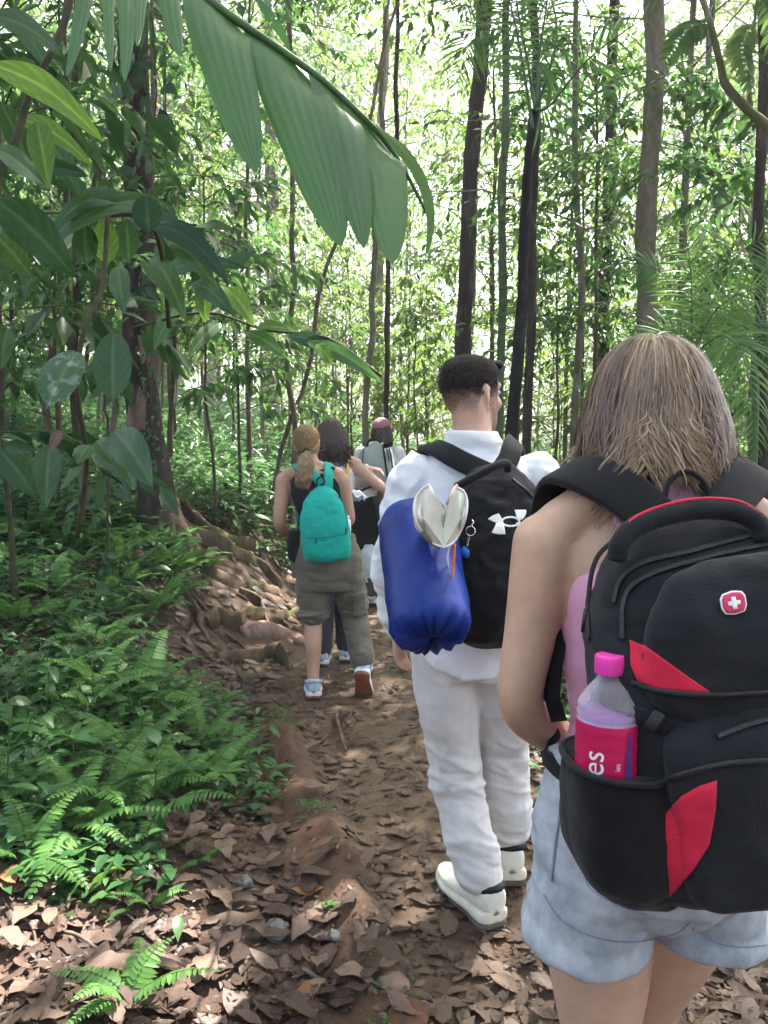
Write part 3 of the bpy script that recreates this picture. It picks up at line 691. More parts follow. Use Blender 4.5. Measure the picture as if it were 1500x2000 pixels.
shrub('broadleaf_shrub', 'dark shrub with large drooping oval leaves at middle left', 'shrub', [(150,1050,1.9), (170,900,1.85), (150,760,1.8), (165,640,1.8), (200,560,1.9), (210,420,2.0)], .006,
      [((152,688), (88,795), 82, 1.7, 1.62, 'patchy_leaf', {'prof': 'round'}), ((222,652), (218,788), 76, 1.7, 1.66, 'big_leaf', {'prof': 'round'}), ((98,868), (86,992), 62, 1.75, 1.7, 'big_leaf', {}), ((222,842), (292,946), 78, 1.75, 1.6, 'big_leaf', {}),
       ((228,880), (262,955), 34, 1.8, 1.75, 'leaf_dark', {}), ((0,880), (70,975), 60, 1.6, 1.6, 'big_leaf', {}), ((118,840), (98,882), 26, 1.7, 1.7, 'litter', {}), ((175,870), (150,905), 42, 1.8, 1.75, 'leaf_dark', {}), ((190,860), (215,900), 40, 1.85, 1.8, 'leaf_dark', {}), ((15,640), (0,720), 50, 1.6, 1.6, 'leaf_dark', {})])
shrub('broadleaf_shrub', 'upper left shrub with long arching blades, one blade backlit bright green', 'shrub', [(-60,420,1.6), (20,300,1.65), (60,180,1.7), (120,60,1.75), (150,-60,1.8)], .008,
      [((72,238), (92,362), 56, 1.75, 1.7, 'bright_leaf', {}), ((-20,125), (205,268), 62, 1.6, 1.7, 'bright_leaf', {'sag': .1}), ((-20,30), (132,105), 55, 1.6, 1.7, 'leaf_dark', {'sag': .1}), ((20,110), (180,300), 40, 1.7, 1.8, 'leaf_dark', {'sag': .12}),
       ((-10,290), (92,362), 48, 1.5, 1.6, 'leaf_dark', {}), ((-10,388), (152,545), 84, 1.35, 1.5, 'big_leaf', {'sag': .05}), ((30,230), (185,320), 44, 1.75, 1.85, 'bright_leaf', {'sag': .1}), ((60,330), (170,340), 40, 1.8, 1.8, 'leaf_dark', {}), ((0,200), (60,330), 50, 1.8, 1.85, 'leaf_dark', {}), ((100,280), (150,380), 50, 1.9, 1.85, 'leaf_mid', {}), ((-10,460), (60,540), 60, 1.5, 1.55, 'leaf_dark', {}), ((20,20), (90,130), 44, 1.9, 1.85, 'leaf_mid', {})])
shrub('broadleaf_shrub', 'dark shrub with arching blades and hanging rectangular leaves below the big frond', 'shrub', [(330,640,2.3), (320,520,2.2), (290,430,2.1), (200,420,2.0), (90,440,1.95)], .007,
      [((265,395), (80,445), 48, 2.0, 1.9, 'leaf_dark', {'sag': .18}), ((330,400), (60,480), 52, 2.0, 1.9, 'leaf_dark', {'sag': .14}), ((285,383), (290,458), 58, 1.95, 1.95, 'big_leaf', {'prof': 'round'}), ((300,440), (440,540), 52, 2.0, 1.9, 'big_leaf', {'sag': .12}), ((250,430), (400,500), 44, 2.1, 2.0, 'leaf_dark', {'sag': .14}),
       ((165,440), (168,520), 50, 2.0, 2.0, 'leaf_dark', {'prof': 'round'}), ((205,432), (208,520), 52, 2.0, 2.0, 'bright_leaf', {'prof': 'round'}), ((248,430), (250,512), 48, 2.05, 2.0, 'leaf_mid', {'prof': 'round'}), ((140,430), (95,480), 40, 1.9, 1.9, 'leaf_dark', {}), ((330,470), (420,560), 46, 2.1, 2.0, 'leaf_dark', {'sag': .1}), ((300,500), (360,620), 50, 2.2, 2.1, 'leaf_dark', {}), ((230,520), (240,610), 44, 2.2, 2.1, 'leaf_dark', {})])
shrub('broadleaf_shrub', 'twig with pointed leaves reaching right below the big frond, one leaf bright', 'shrub', [(260,640,2.6), (400,610,2.5), (520,645,2.4), (640,660,2.3), (745,735,2.2)], .004,
      [((398,562), (400,628), 36, 2.4, 2.35, 'bright_leaf', {}), ((440,560), (494,632), 40, 2.4, 2.3, 'bright_leaf', {}), ((378,550), (455,612), 42, 2.4, 2.3, 'big_leaf', {}), ((300,545), (470,515), 40, 2.4, 2.3, 'big_leaf', {'sag': .1}), ((600,668), (742,742), 34, 2.3, 2.15, 'leaf_mid', {'sag': .06}), ((620,672), (648,712), 30, 2.25, 2.2, 'bright_leaf', {}), ((560,655), (690,712), 34, 2.35, 2.25, 'big_leaf', {'sag': .08}),
       ((480,648), (560,700), 30, 2.4, 2.3, 'leaf_mid', {}), ((430,630), (370,690), 34, 2.5, 2.4, 'leaf_dark', {}), ((500,640), (575,645), 26, 2.4, 2.4, 'leaf_mid', {}), ((345,600), (300,680), 38, 2.6, 2.5, 'leaf_mid', {})])

# ---------------------------------------------------------------- great palm frond over the trail
fb = at(330, -60, 1.75); FR = thing('palm_frond', 'huge glossy palm frond with broad pleated leaflets arching over the trail', 'palm frond', tuple(fb))
rach = [(310,-90,1.78), (395,-10,1.76), (480,52,1.75), (560,105,1.74), (640,165,1.72), (720,240,1.70), (770,300,1.69), (805,360,1.68), (835,420,1.67)]
make('rachis', tube([at(*p) for p in rach], np.linspace(.011, .003, len(rach)), 8, 4), M['petiole'], FR, fb)
def leaflet(a, b, ctl, tip, Y0, Y1_, pl=4, wmax=1.0, mat='palm', rnd=.5, back=0):
    Y1 = Y1_-.10 if Y1_ < Y0 else Y1_
    A0, B0 = at(*a, Y0+back), at(*b, Y0+back); C0, T0 = at(*ctl, (Y0+Y1)/2+back), at(*tip, Y1+back); Mid = (A0+B0)/2; m, n = 26, 4*pl+1; s = np.linspace(0, 1, m)
    C = ((1-s)**2)[:,None]*Mid+(2*s*(1-s))[:,None]*C0+(s**2)[:,None]*T0; T = nrm(np.gradient(C, axis=0)); E0 = (B0-A0)/2; w0 = np.linalg.norm(E0); e0 = E0/w0
    vv = A(0,-1,.1); out = []; u = np.linspace(-1, 1, n)
    for i in range(m):
        nn = nrm(vv-T[i]*(vv@T[i])); e1 = nrm(np.cross(T[i], nn)); e1 = e1*np.sign(e1@e0); k = sst(0, .45, s[i]); e = nrm(e0*(1-k)+e1*k)
        ww = w0*(1-.25*k)*wmax*np.clip(1-s[i]**4.2, 0, 1)**.7*(1-.25*s[i])+.0004; nn = np.cross(T[i], e); nn = nn*np.sign(nn@vv)
        out.append(C[i]+e*(u*ww)[:,None]+nn*((.00045*np.cos(u*PI*pl)-.10*ww*u**2)*(1 if ww > .002 else 0))[:,None])
    g_ = rings(np.array(out), cap=False, closed=False); make('leaflet', g_, M[mat], FR, fb, attrs={'rnd': np.full(len(g_[0]), rnd)})
leaflet((300,-90), (345,-50), (330,20), (352,112), 1.78, 1.72, 3)
leaflet((352,-48), (470,48), (440,120), (501,338), 1.76, 1.66, 6, 1.0, rnd=.6)
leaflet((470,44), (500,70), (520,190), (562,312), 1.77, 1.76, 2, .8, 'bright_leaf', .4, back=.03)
leaflet((478,54), (622,152), (600,250), (667,482), 1.745, 1.62, 7, 1.0, rnd=.55)
leaflet((600,136), (690,210), (690,310), (711,486), 1.72, 1.60, 4, .95, rnd=.5)
leaflet((668,190), (772,302), (755,350), (767,516), 1.705, 1.59, 5, .92, rnd=.65)
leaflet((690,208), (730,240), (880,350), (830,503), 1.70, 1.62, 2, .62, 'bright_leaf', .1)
leaflet((478,-20), (505,10), (545,40), (566,100), 1.9, 1.95, 2, .8, 'palm', .3)
for a, b, c, d, q in (((225,-40), (268,-20), (250,50), (243,160), .5), ((195,-30), (225,-30), (212,50), (216,142), .6), ((262,-30), (290,-20), (275,30), (268,90), .4), ((150,-60), (190,-40), (160,40), (130,150), .2)):
    leaflet(a, b, c, d, 1.8, 1.75, 3, 1.0, rnd=q)

# ---------------------------------------------------------------- feather palms on the right
def feather(T, base, line, lpx, npair, mat, droop=.5, wr=.062, thick=.006, seed=0, spread=1.0):
    r = np.random.default_rng(seed); P = spline(np.array([at(*p) for p in line]), 8); n = len(P); s = np.linspace(0, 1, n); Tn = nrm(np.gradient(P, axis=0)); Y = P[:,1].mean()
    k = np.linspace(.12, 1, npair); Pi = np.stack([np.interp(k, s, P[:,d]) for d in range(3)], -1); Ti = nrm(np.stack([np.interp(k, s, Tn[:,d]) for d in range(3)], -1))
    nv = A(.1,-1,.45); Si = nrm(np.cross(Ti, nv)); Bs, Ds, Ls = [], [], []
    for sg in (-1, 1):
        Ds.append(Si*sg*spread+Ti*(.35+.5*k[:,None])+A(0,0,-droop*.35)+r.normal(0, .07, Si.shape)); Bs.append(Pi); Ls.append(lpx*Y/FPX*np.sin(PI*np.clip(k*.82+.14, 0, 1))**.6*r.uniform(.85, 1.1, npair))
    D = np.concatenate(Ds); L = np.concatenate(Ls); lv = leaves(np.concatenate(Bs), D, np.tile(nv, (len(D), 1))+r.normal(0, .15, D.shape), L, L*wr, ((.15,.8), (.5,1), (.8,.6)), droop=droop*.55, fold=.3)
    f = make('frond', (lv[0], lv[1]), M[mat], T, base, attrs={'rnd': lv[2]}); make('rachis', tube(P, np.linspace(thick, thick*.3, n), 6), M['petiole'], f, base)
Pb = at(1352, 860, 4.3); Pb[2] = Hs(Pb[0], Pb[1]); RP = thing('feather_palm', 'young feather palm with fine leaflets right of the near woman', 'palm', tuple(Pb))
make('stem', tube([Pb, at(1350,760,4.3), at(1352,680,4.3)], [.022,.018,.014], 10, 4), M['stem_green'], RP, Pb)
for i, (ln, l, n, m_) in enumerate([([(1352,690,4.3), (1352,600,4.3), (1348,520,4.25), (1335,430,4.15)], 92, 22, 'bright_leaf'), ([(1355,690,4.3), (1385,625,4.25), (1430,580,4.15), (1500,558,4.05)], 90, 20, 'bright_leaf'), ([(1355,690,4.3), (1400,570,4.35), (1450,490,4.3), (1520,455,4.2)], 95, 20, 'fern'),
        ([(1352,690,4.3), (1310,560,4.4), (1268,520,4.4), (1235,540,4.4)], 70, 22, 'fern'), ([(1358,690,4.3), (1410,655,4.1), (1448,690,4.0), (1470,780,3.95), (1475,880,3.95)], 105, 24, 'fern'), ([(1350,690,4.3), (1310,650,4.2), (1270,665,4.1), (1240,720,4.0)], 70, 20, 'fern')]):
    feather(RP, Pb, ln, l, n, m_, .55, seed=80+i)
P2 = at(1470, 900, 5.2); P2[2] = Hs(P2[0], P2[1]); RQ = thing('feather_palm', 'drooping grey-green feather palm at the right edge', 'palm', tuple(P2)); make('stem', tube([P2, at(1475,800,5.2), at(1472,700,5.2)], [.03,.025,.02], 10, 4), M['stem_green'], RQ, P2)
for i, (ln, l) in enumerate([([(1472,700,5.2), (1430,660,5.1), (1410,720,5.0), (1400,840,4.95)], 90), ([(1472,700,5.2), (1500,640,5.1), (1540,680,5.0)], 90), ([(1472,700,5.2), (1440,620,5.3), (1380,600,5.3), (1340,650,5.3)], 85), ([(1472,700,5.2), (1490,580,5.3), (1530,520,5.3)], 90)]): feather(RQ, P2, ln, l, 26, 'fern', .7, seed=90+i)
# stalks and fronds of the black palm
bt_ = at(1047, 205, 5.2)
for i, (ln, l, n) in enumerate([([(1047,215,5.2), (1075,205,5.15), (1150,115,5.0), (1270,25,4.8)], 110, 20), ([(1045,215,5.2), (1030,120,5.25), (1008,0,5.2), (990,-120,5.0)], 90, 12), ([(1048,210,5.2), (1052,120,5.2), (1066,20,5.1), (1080,-90,5.0)], 90, 20), ([(1040,250,5.2), (1020,120,5.3), (1000,20,5.3), (970,-90,5.3)], 80, 20), ([(1050,210,5.2), (1085,90,5.3), (1080,10,5.4), (1040,-80,5.4)], 80, 20)]):
    feather(tb, tbb, ln, l, n, 'fern', .6, thick=.012, seed=110+i)
# ringed palm: leaf-scar rings and a crown of fronds
for i in range(16):
    c = at(994-i*.4, 250+i*26, 7.4); make('ring', tube([c+A(.062*math.cos(a), .062*math.sin(a), 0) for a in np.linspace(0, 2*PI, 13)], .006, 5), M['bark_grey'], tg, tgb)
for i, (a, b, c) in enumerate([((996,60), (1030,-30), (1090,20)), ((996,60), (960,-40), (900,20)), ((996,60), (1010,-80), (1060,-60)), ((996,60), (930,60), (890,150))]): feather(tg, tgb, [(a[0],a[1],7.4), (b[0],b[1],7.3), (c[0],c[1],7.1)], 80, 22, 'fern', .6, seed=130+i)
# leaning stem crossing the top right corner
lb_ = A(2.75, 4.6, 0); lb_[2] = Hs(2.75, 4.6); LT = thing('leaning_tree', 'bare grey stem bending across the top right corner', 'tree', tuple(lb_))
ll_ = [lb_, at(1590,520,4.6), at(1545,330,4.55), at(1500,250,4.5), at(1462,216,4.5), at(1417,165,4.5), at(1408,130,4.5), at(1386,40,4.5), at(1360,-40,4.5), at(1340,-160,4.5)]; make('trunk', tube(np.array(ll_), np.linspace(.036, .012, len(ll_)), 10, 5), M['bark_grey'], LT, lb_); make('branch', tube([at(1466,212,4.5), at(1463,150,4.5), at(1472,60,4.5), at(1485,-60,4.5)], [.014,.012,.009,.006], 8, 4), M['bark_grey'], LT, lb_)
for i, ln in enumerate(([(1475,40,4.5), (1450,90,4.4), (1470,180,4.35)], [(1386,40,4.5), (1340,60,4.4), (1300,120,4.3)], [(1485,-30,4.5), (1520,60,4.4), (1530,200,4.3)])): feather(LT, lb_, ln, 42, 16, 'leaf_far', .7, wr=.34, thick=.004, seed=140+i)

# ---------------------------------------------------------------- broad-leaved saplings near on the left
NB = [tree_meshes('broadleaf%d' % s, 300+s, [2.6, 3.4, 4.2][s], .018, .34, [.75, .9, 1.0][s], [11, 13, 15][s], 5, 6, [.20, .22, .19][s], lw=.36) for s in range(3)]
for i, (px, Y, s, sc, lab) in enumerate([(-40, 3.4, 1, .9, 'leafy dark sapling at the left edge behind the arching blades'), (20, 4.4, 2, .95, 'leafy dark sapling behind the drooping oval leaves'), (110, 5.8, 0, .9, 'low leafy sapling on the left slope'), (150, 7.5, 1, 1.0, 'leafy sapling standing left of the vine-clad trunk'), (420, 7.6, 1, 1.0, 'leafy sapling right behind the vine-clad trunk'), (470, 8.6, 0, 1.1, 'low leafy sapling right of the buttress roots'), (-60, 4.6, 2, 1.0, 'tall leafy sapling cut by the left edge')]):
    p = at(px, 900, Y); plant_tree('broadleaf_sapling', lab, 'tree', NB[s], (M['twig'], M['leaf_dark'] if i < 2 else M['leaf_mid']), (p[0], Y, Hs(p[0], Y)-.03), i*1.3, sc, 'broad-leaved saplings on the left')

# ---------------------------------------------------------------- ferns and herbs on the bank
def frond_mesh(seed, L=.34, npair=17, pl=.075):
    r = np.random.default_rng(seed); s = np.linspace(0, 1, 12); P = np.stack([.02*np.sin(s*3+seed), L*s*(1-.12*s), L*(.42*s-.52*s*s)], -1); k = np.linspace(.14, .985, npair); Pi = np.stack([np.interp(k, s, P[:,d]) for d in range(3)], -1); T = nrm(np.gradient(P, axis=0)); Ti = np.stack([np.interp(k, s, T[:,d]) for d in range(3)], -1); N = nrm(np.cross(A(1,0,0), Ti)); N = N*np.sign(N[:,2:3]+1e-9)
    B, D, Ls, Ns = [], [], [], []
    for sg in (-1, 1):
        B.append(Pi); D.append(A(sg,0,0)+Ti*.28+N*-.12+r.normal(0, .06, Pi.shape)); Ls.append(pl*(np.clip(1.05-k**1.7, .08, 1)*np.clip(k*4, .6, 1))); Ns.append(N)
    L_ = np.concatenate(Ls); lv = leaves(np.concatenate(B), np.concatenate(D), np.concatenate(Ns)+r.normal(0, .1, (2*npair, 3)), L_, np.maximum(L_*.32, .012), ((.12,.9), (.6,.85)), fold=.12, droop=.2)
    tb2 = tube(P, np.linspace(.0022, .0008, 12), 4); (V, F) = join([(lv[0], lv[1]), tb2]); return mesh_data('frond', V, F, True, {'rnd': np.concatenate([lv[2], np.full(len(tb2[0]), .1)])})
FM = [frond_mesh(i, [.34,.30,.40,.26][i], [18,16,20,14][i], [.07,.065,.08,.07][i]) for i in range(4)]
for m_ in FM: m_.materials.append(M['fern'])
HM = []
for i, (ar, pf) in enumerate([(.42,'ov'), (.34,'ov'), (.5,'round'), (.28,'ov')]):
    g_ = blade(A(0,0,0), A(0,1,0), ar, nv=A(0,0,1), sag=.07, prof=pf, m=9, n=5, fold=.2, wav=.03); m_ = mesh_data('leaf', g_[0]-A(0,0,0), g_[1], True, {'rnd': np.full(len(g_[0]), .2+.2*i)}); HM.append(m_)
r7 = np.random.default_rng(77)
def fern(x, y, sc, label, group='ferns on the left bank', nf=None):
    t = thing('fern', label, 'fern', (x, y, Hs(x, y)), r7.uniform(0, 6.28), group, sc)
    nf = nf or int(r7.integers(4, 8))
    for k in range(nf):
        o = link('frond', FM[int(r7.integers(0, 4))], None, t); o.rotation_euler = (r7.uniform(.15, .8), r7.normal(0, .2), k*2*PI/nf+r7.normal(0, .3)); o.location = (0, 0, .03); o.scale = (r7.uniform(.8, 1.15),)*3
    return t
def herb(x, y, h, ll, label, group='broad-leaved herbs on the left bank', nl=None, mk='herb', kind=None, whorl=False):
    t = thing('herb', label, 'plant', (x, y, Hs(x, y)), r7.uniform(0, 6.28), group); nl = nl or int(r7.integers(5, 9)); lean = r7.normal(0, .12, 2)
    make('stem', tube([(0,0,-.02), (lean[0]*h*.5, lean[1]*h*.5, h*.55), (lean[0]*h, lean[1]*h, h)], [.004,.003,.002], 5, 3), M['petiole'], t); kd = int(r7.integers(0, 4)) if kind is None else kind
    for k in range(nl):
        f = 1.0 if whorl else (k+1.5)/(nl+.5); o = link('leaf', HME[(kd, mk)], None, t); o.location = (lean[0]*h*f, lean[1]*h*f, h*f); L = ll*(1.1-.3*f if not whorl else 1)*r7.uniform(.75, 1.15); o.scale = (L, L, L); o.rotation_euler = (r7.uniform(-.35, .35)+(.15 if whorl else 0), r7.normal(0, .25), k*(2.4 if not whorl else 2*PI/nl)+r7.normal(0, .2))
    return t
HME = {}
for kd in range(4):
    for mk in ('herb', 'fern', 'leaf_dark', 'bright_leaf', 'palm'):
        m_ = HM[kd].copy(); m_.materials.append(M[mk]); HME[(kd, mk)] = m_
for i, (px, py, sc, lab) in enumerate([(70,1560,1.0,'bright upright fern at the left edge above the litter'), (150,1650,1.15,'large fern in front of the left bank, lit from above'), (40,1700,.9,'small fern low at the left edge'), (300,1570,1.1,'fern spreading over the litter in the middle of the left bank'), (250,1500,1.1,'fern behind the spreading litter fern'), (380,1560,.9,'fern near the trail edge beside the serrated seedling'), (330,1420,1.0,'fern under the broad glossy leaves'), (430,1390,.8,'small fern by the mossy trail edge'), (250,1990,.8,'bright small fern at the bottom left in the sun fleck'), (390,1690,.5,'tiny fern sprouting from the litter'), (290,1790,.5,'tiny fern right of the star-shaped seedling'), (120,1480,1.0,'dark fern behind the bright left fern')]):
    p = G(px, py); fern(p[0], p[1], sc, lab, 'ferns singled out at the litter edge')
for i, (px, py, h, l, nl, mk, kd, wh, lab) in enumerate([(205,1745,.06,.10,6,'bright_leaf',1,True,'star-shaped seedling with six pale leaves on the litter'), (150,1540,.18,.14,9,'palm',3,True,'bluish herb with a whorl of narrow leaves behind the ferns'), (440,1560,.12,.13,7,'fern',1,True,'serrated green seedling beside the trail edge'), (265,1430,.22,.16,5,'palm',2,False,'glossy dark herb with round leaves above the ferns'), (785,1310,.08,.09,3,'herb',2,True,'pair of round green leaves right of the trail near the man'), (820,1300,.07,.06,4,'fern',2,True,'tiny herb under the hand of the man'), (60,1400,.3,.16,7,'leaf_dark',0,False,'dark leafy herb at the left edge'), (185,1400,.3,.15,7,'herb',0,False,'leafy herb in the middle of the fern bank'), (640,1790,.03,.05,4,'fern',0,True,'little green sprout in the brown litter')]):
    p = G(px, py); herb(p[0], p[1], h, l, lab, 'herbs singled out at the litter edge', nl, mk, kd, wh)
k = 0
while k < 135:
    y = r7.uniform(2.35, 6.6); lx_ = -r7.uniform(.72, 3.4); x = pc(y)+lx_
    if abs(x)/y > .56 or (y < 2.9 and lx_ > -1.05) or (x > -1.42 and y > 4.2): continue
    pxx = 750+FPX*x/y; nearer = ('the near half' if y < 3.4 else ('the middle' if y < 4.8 else 'the far half')); spot = 'at the left edge' if pxx < 130 else ('below the drooping oval leaves' if pxx < 260 else 'towards the trail')
    if k % 9 < 5: fern(x, y, r7.uniform(.75, 1.3), 'feathery fern on %s of the left bank, %s' % (nearer, spot))
    else: herb(x, y, r7.uniform(.12, .4), r7.uniform(.10, .19), 'leafy herb on %s of the left bank, %s' % (nearer, spot), mk=['herb','herb','leaf_dark','palm'][int(r7.integers(0, 4))])
    k += 1
for k in range(46):
    y = r7.uniform(5.5, 10); u = r7.uniform(-.42, -.08) if k % 3 else r7.uniform(.1, .5); x = u*y
    if abs(x-pc(y)) < .8 or (-2.1 < x < 0 and y < 7.4): continue
    herb(x, y, r7.uniform(.25, .6), r7.uniform(.22, .36), 'long-leaved bright herb beyond the buttress roots' if u < 0 else 'long-leaved herb on the right forest floor', 'tall herbs beyond the roots' if u < 0 else 'tall herbs on the right', nl=9, mk=['herb','fern'][k % 2], kind=3)
# ground cover between the ferns, and moss on the trail ridge
lv = leafset([tuft_field(1900, (2.3, 6.5), (-.6, .2), lambda x, y: (x-pc(y) < -.62) & ~((y < 3.0) & (x-pc(y) > -1.1)) & ~((x > -1.5) & (y > 4.4)), .14, .075, 71, .42, OV3), tuft_field(500, (2.6, 6), (.05, .6), lambda x, y: x-pc(y) > .6, .12, .08, 72, .4, OV3)])
tag(make('ground_cover', lv[0], M['herb'], smooth=False, attrs={'rnd': lv[1]}), 'small-leaved ground cover filling gaps between the ferns', 'ground cover', kind='stuff')
n = 1500; y = r7.uniform(1.7, 4.2, n); x = pc(y)-.43+r7.normal(0, .05, n); k_ = vnoise(np.stack([x*4, y*4, 0*x], -1), 4) > .15; x, y = x[k_], y[k_]
az = r7.uniform(0, 6.28, len(x)); lv = leaves(np.stack([x, y, H(x, y)+r7.uniform(0, .02, len(x))], -1), np.stack([np.cos(az), np.sin(az), r7.uniform(.1, .8, len(x))], -1), np.tile(A(0,0,1), (len(x), 1))+r7.normal(0, .3, (len(x), 3)), r7.uniform(.008, .022, len(x)), r7.uniform(.005, .013, len(x)))
tag(make('moss', (lv[0], lv[1]), M['fern'], smooth=False, attrs={'rnd': lv[2]}), 'bright green moss along the low ridge of the trail edge', 'moss', kind='stuff')
# ---------------------------------------------------------------- fallen leaves
r8 = np.random.default_rng(88)
def litter_field(n, yr, cond, L, seed, flat, st=OV3):
    r = np.random.default_rng(seed); u = r.random(n); y = yr[0]*(yr[1]/yr[0])**u; x = r.uniform(-.62, .62, n)*(y+.3); k = cond(x, y); x, y = x[k], y[k]; m = len(x)
    az = r.uniform(0, 2*PI, m); e = .03; gx_ = (H(x+e, y)-H(x-e, y))/(2*e); gy_ = (H(x, y+e)-H(x, y-e))/(2*e); N = nrm(np.stack([-gx_, -gy_, np.ones(m)], -1)+r.normal(0, flat, (m, 3)))
    D = np.stack([np.cos(az), np.sin(az), gx_*np.cos(az)+gy_*np.sin(az)], -1); l = r.uniform(*L, m)*r.uniform(.6, 1.1, m)
    c = np.stack([x, y, H(x, y)+.006+r.uniform(0, .022, m)*(flat/.2)], -1)-D*l[:,None]/2
    return leaves(c, D, N, l, l*r.uniform(.3, .55, m), st, fold=r.normal(.10, .25, m), droop=r.normal(.0, .17, m), rnd=np.clip(r.beta(1.6, 1.8, m), 0, 1))
left = lambda x, y: (x-pc(y) < np.where(y < 4.4, -.53, -.40)+.05*np.sin(y*9)+.05*np.sin(y*23+x*9))
path = lambda x, y: (x-pc(y) < .55) & (x-pc(y) > -.34)
right = lambda x, y: (x-pc(y) > .42)
lv = leafset([litter_field(5200, (1.3, 5.5), lambda x, y: left(x, y) & (x-pc(y) > -1.9), (.045, .125), 81, .11, OV), litter_field(3500, (4, 10), lambda x, y: ~path(x, y), (.08, .18), 82, .25), litter_field(3500, (1.5, 6), right, (.06, .15), 83, .2, OV), litter_field(9000, (1.3, 5.5), lambda x, y: (x-pc(y) > -1.9) & ~((x-pc(y) > -.54) & (x-pc(y) < -.38) & (np.sin(x*31)*np.sin(y*27) < -.2)), (.012, .04), 85, .3, ((.45,1),))])
tag(make('leaf_litter', lv[0], M['litter'], attrs={'rnd': lv[1]}), 'brown dry leaf litter covering the ground beside the trail', 'leaf litter', kind='stuff')
lv = leafset([litter_field(6500, (1.3, 7.5), path, (.04, .11), 84, .10, OV3)])
tag(make('trail_litter', lv[0], M['litter_wet'], attrs={'rnd': lv[1]}), 'wet trampled leaves stuck to the muddy trail', 'leaf litter', kind='stuff')
# the largest ones as individuals
LM = {}
for i in range(7):
    r = np.random.default_rng(500+i); ar = [.45,.38,.5,.34,.42,.55,.4][i]; g_ = blade(A(0,-.5,0), A(0,.5,0), ar, nv=A(0,0,1), sag=r.uniform(-.08, .16), prof='ov' if i % 3 else 'round', m=9, n=6, fold=r.uniform(-.5, .7), wav=.16)
    V = g_[0].copy(); tw = r.normal(0, .8); c_, s_ = np.cos(tw*V[:,1]), np.sin(tw*V[:,1]); V = np.stack([V[:,0]*c_-V[:,2]*s_, V[:,1], V[:,0]*s_+V[:,2]*c_], -1)+.045*np.stack([vnoise(V*7, i), vnoise(V*7, i+9), vnoise(V*7, i+19)], -1); V[:,2] -= V[:,2].min()
    for mk in ('litter', 'litter_wet', 'litter_orange'):
        m_ = mesh_data('fallen_leaf', V, g_[1], True, {'rnd': np.full(len(V), r.random())}); m_.materials.append(M[mk]); LM[(i, mk)] = m_
cnt = 0
while cnt < 270:
    px, py = r8.uniform(0, 1150), 2000-r8.random()**1.4*620; p = G(px, py); lx_ = p[0]-pc(p[1])
    if lx_ < -1.9 or (px < 380 and py < 1640) or (-.55 < lx_ < -.34 and p[1] < 4.4 and r8.random() < .45): continue
    if lx_ < -.36: mk, lab, gr, s = 'litter', 'dry curled brown leaf '+('in the bottom left corner' if px < 280 and py > 1850 else ('just below the ferns' if py < 1790 and px < 420 else ('beside the earthy trail ridge' if lx_ > -.62 else ('near the grey stone in the litter' if py < 1880 else 'at the bottom edge left of the ridge')))), 'large fallen leaves on the left bank', r8.uniform(.07, .145)
    elif lx_ < .5:
        if r8.random() < .45: continue
        mk, lab, gr, s = 'litter_wet', 'flat wet brown leaf pressed into the mud '+('behind the white shoes' if py > 1800 else ('left of the white trousers' if py > 1560 else 'in the middle of the trail')), 'large fallen leaves on the trail', r8.uniform(.06, .13)
    else: mk, lab, gr, s = 'litter', 'dry brown leaf on the right side of the trail', 'large fallen leaves right of the trail', r8.uniform(.07, .145)
    if r8.random() < .03: mk, lab, gr = 'litter_orange', 'orange-brown fallen leaf standing out in the litter', 'orange fallen leaves'
    o = link('fallen_leaf', LM[(int(r8.integers(0, 7)), mk)]); o.location = (p[0], p[1], p[2]+.010+r8.uniform(0, .02)*(mk != 'litter_wet')); o.rotation_euler = (r8.normal(0, .13), r8.normal(0, .13), r8.uniform(0, 6.28)); o.scale = (s, s, s*(.35 if mk == 'litter_wet' else .7)); tag(o, lab, 'fallen leaf', gr); cnt += 1
# twigs, stones, a broken root knob
for i, (a, b, rr, lab) in enumerate([((658,1395), (676,1475), .012, 'straight brown stick lying along the middle of the trail'), ((560,1490), (640,1440), .006, 'thin twig across the trail left of the stick'), ((80,1830), (230,1890), .006, 'pale thin twig in the bottom left sun patch'), ((20,1780), (70,1860), .005, 'short twig at the bottom left edge'), ((740,1500), (820,1530), .006, 'thin twig near the left trouser leg'), ((600,1620), (700,1590), .005, 'thin rootlet on the red earth ridge'), ((1078,985), (1120,955), .012, 'pale dead branch on the ground right of the man'), ((470,1745), (430,1770), .007, 'short dark twig in the left litter'), ((590,1900), (650,1960), .007, 'twig in the litter at the bottom centre')]):
    p, q = G(*a), G(*b); p[2] += rr*1.2; q[2] += rr*1.5; mid = (p+q)/2+A(r8.normal(0, .02), r8.normal(0, .02), .008)
    t = make('fallen_twig', tube([p, lerp(p, mid, .5)+r8.normal(0, .004, 3), mid, lerp(mid, q, .5)+r8.normal(0, .004, 3), q], np.array([1, .95, .9, .8, .6])*rr, 7, 3), M['bark_brown'], None, p); t.location = tuple(p); tag(t, lab, 'twig', 'fallen twigs')
def rock(px, py, s, mat, name, lab, seed, flat=.6):
    p = G(px, py); g_ = ball((0,0,0), 1, 22, 16); V = g_[0]*(1+.25*fbm(g_[0]*1.3+seed, 3, seed)[:,None]+.05*fbm(g_[0]*6, 2, seed)[:,None])*s*A(1,1,flat); t = make(name, (V, g_[1]), mat); t.location = tuple(p+A(0,0,s*flat*.45)); return tag(t, lab, 'stone', 'stones and clods by the trail')
st_ = simple('grey_stone', (.13,.13,.125), .9, .35, 25, .8, 90, bdist=.006); cl_ = simple('red_clay', (.105,.05,.03), .85, .3, 9, .7, 40, bdist=.01); tan_ = simple('tan_stone', (.17,.11,.08), .7, .25, 9, .4, 40)
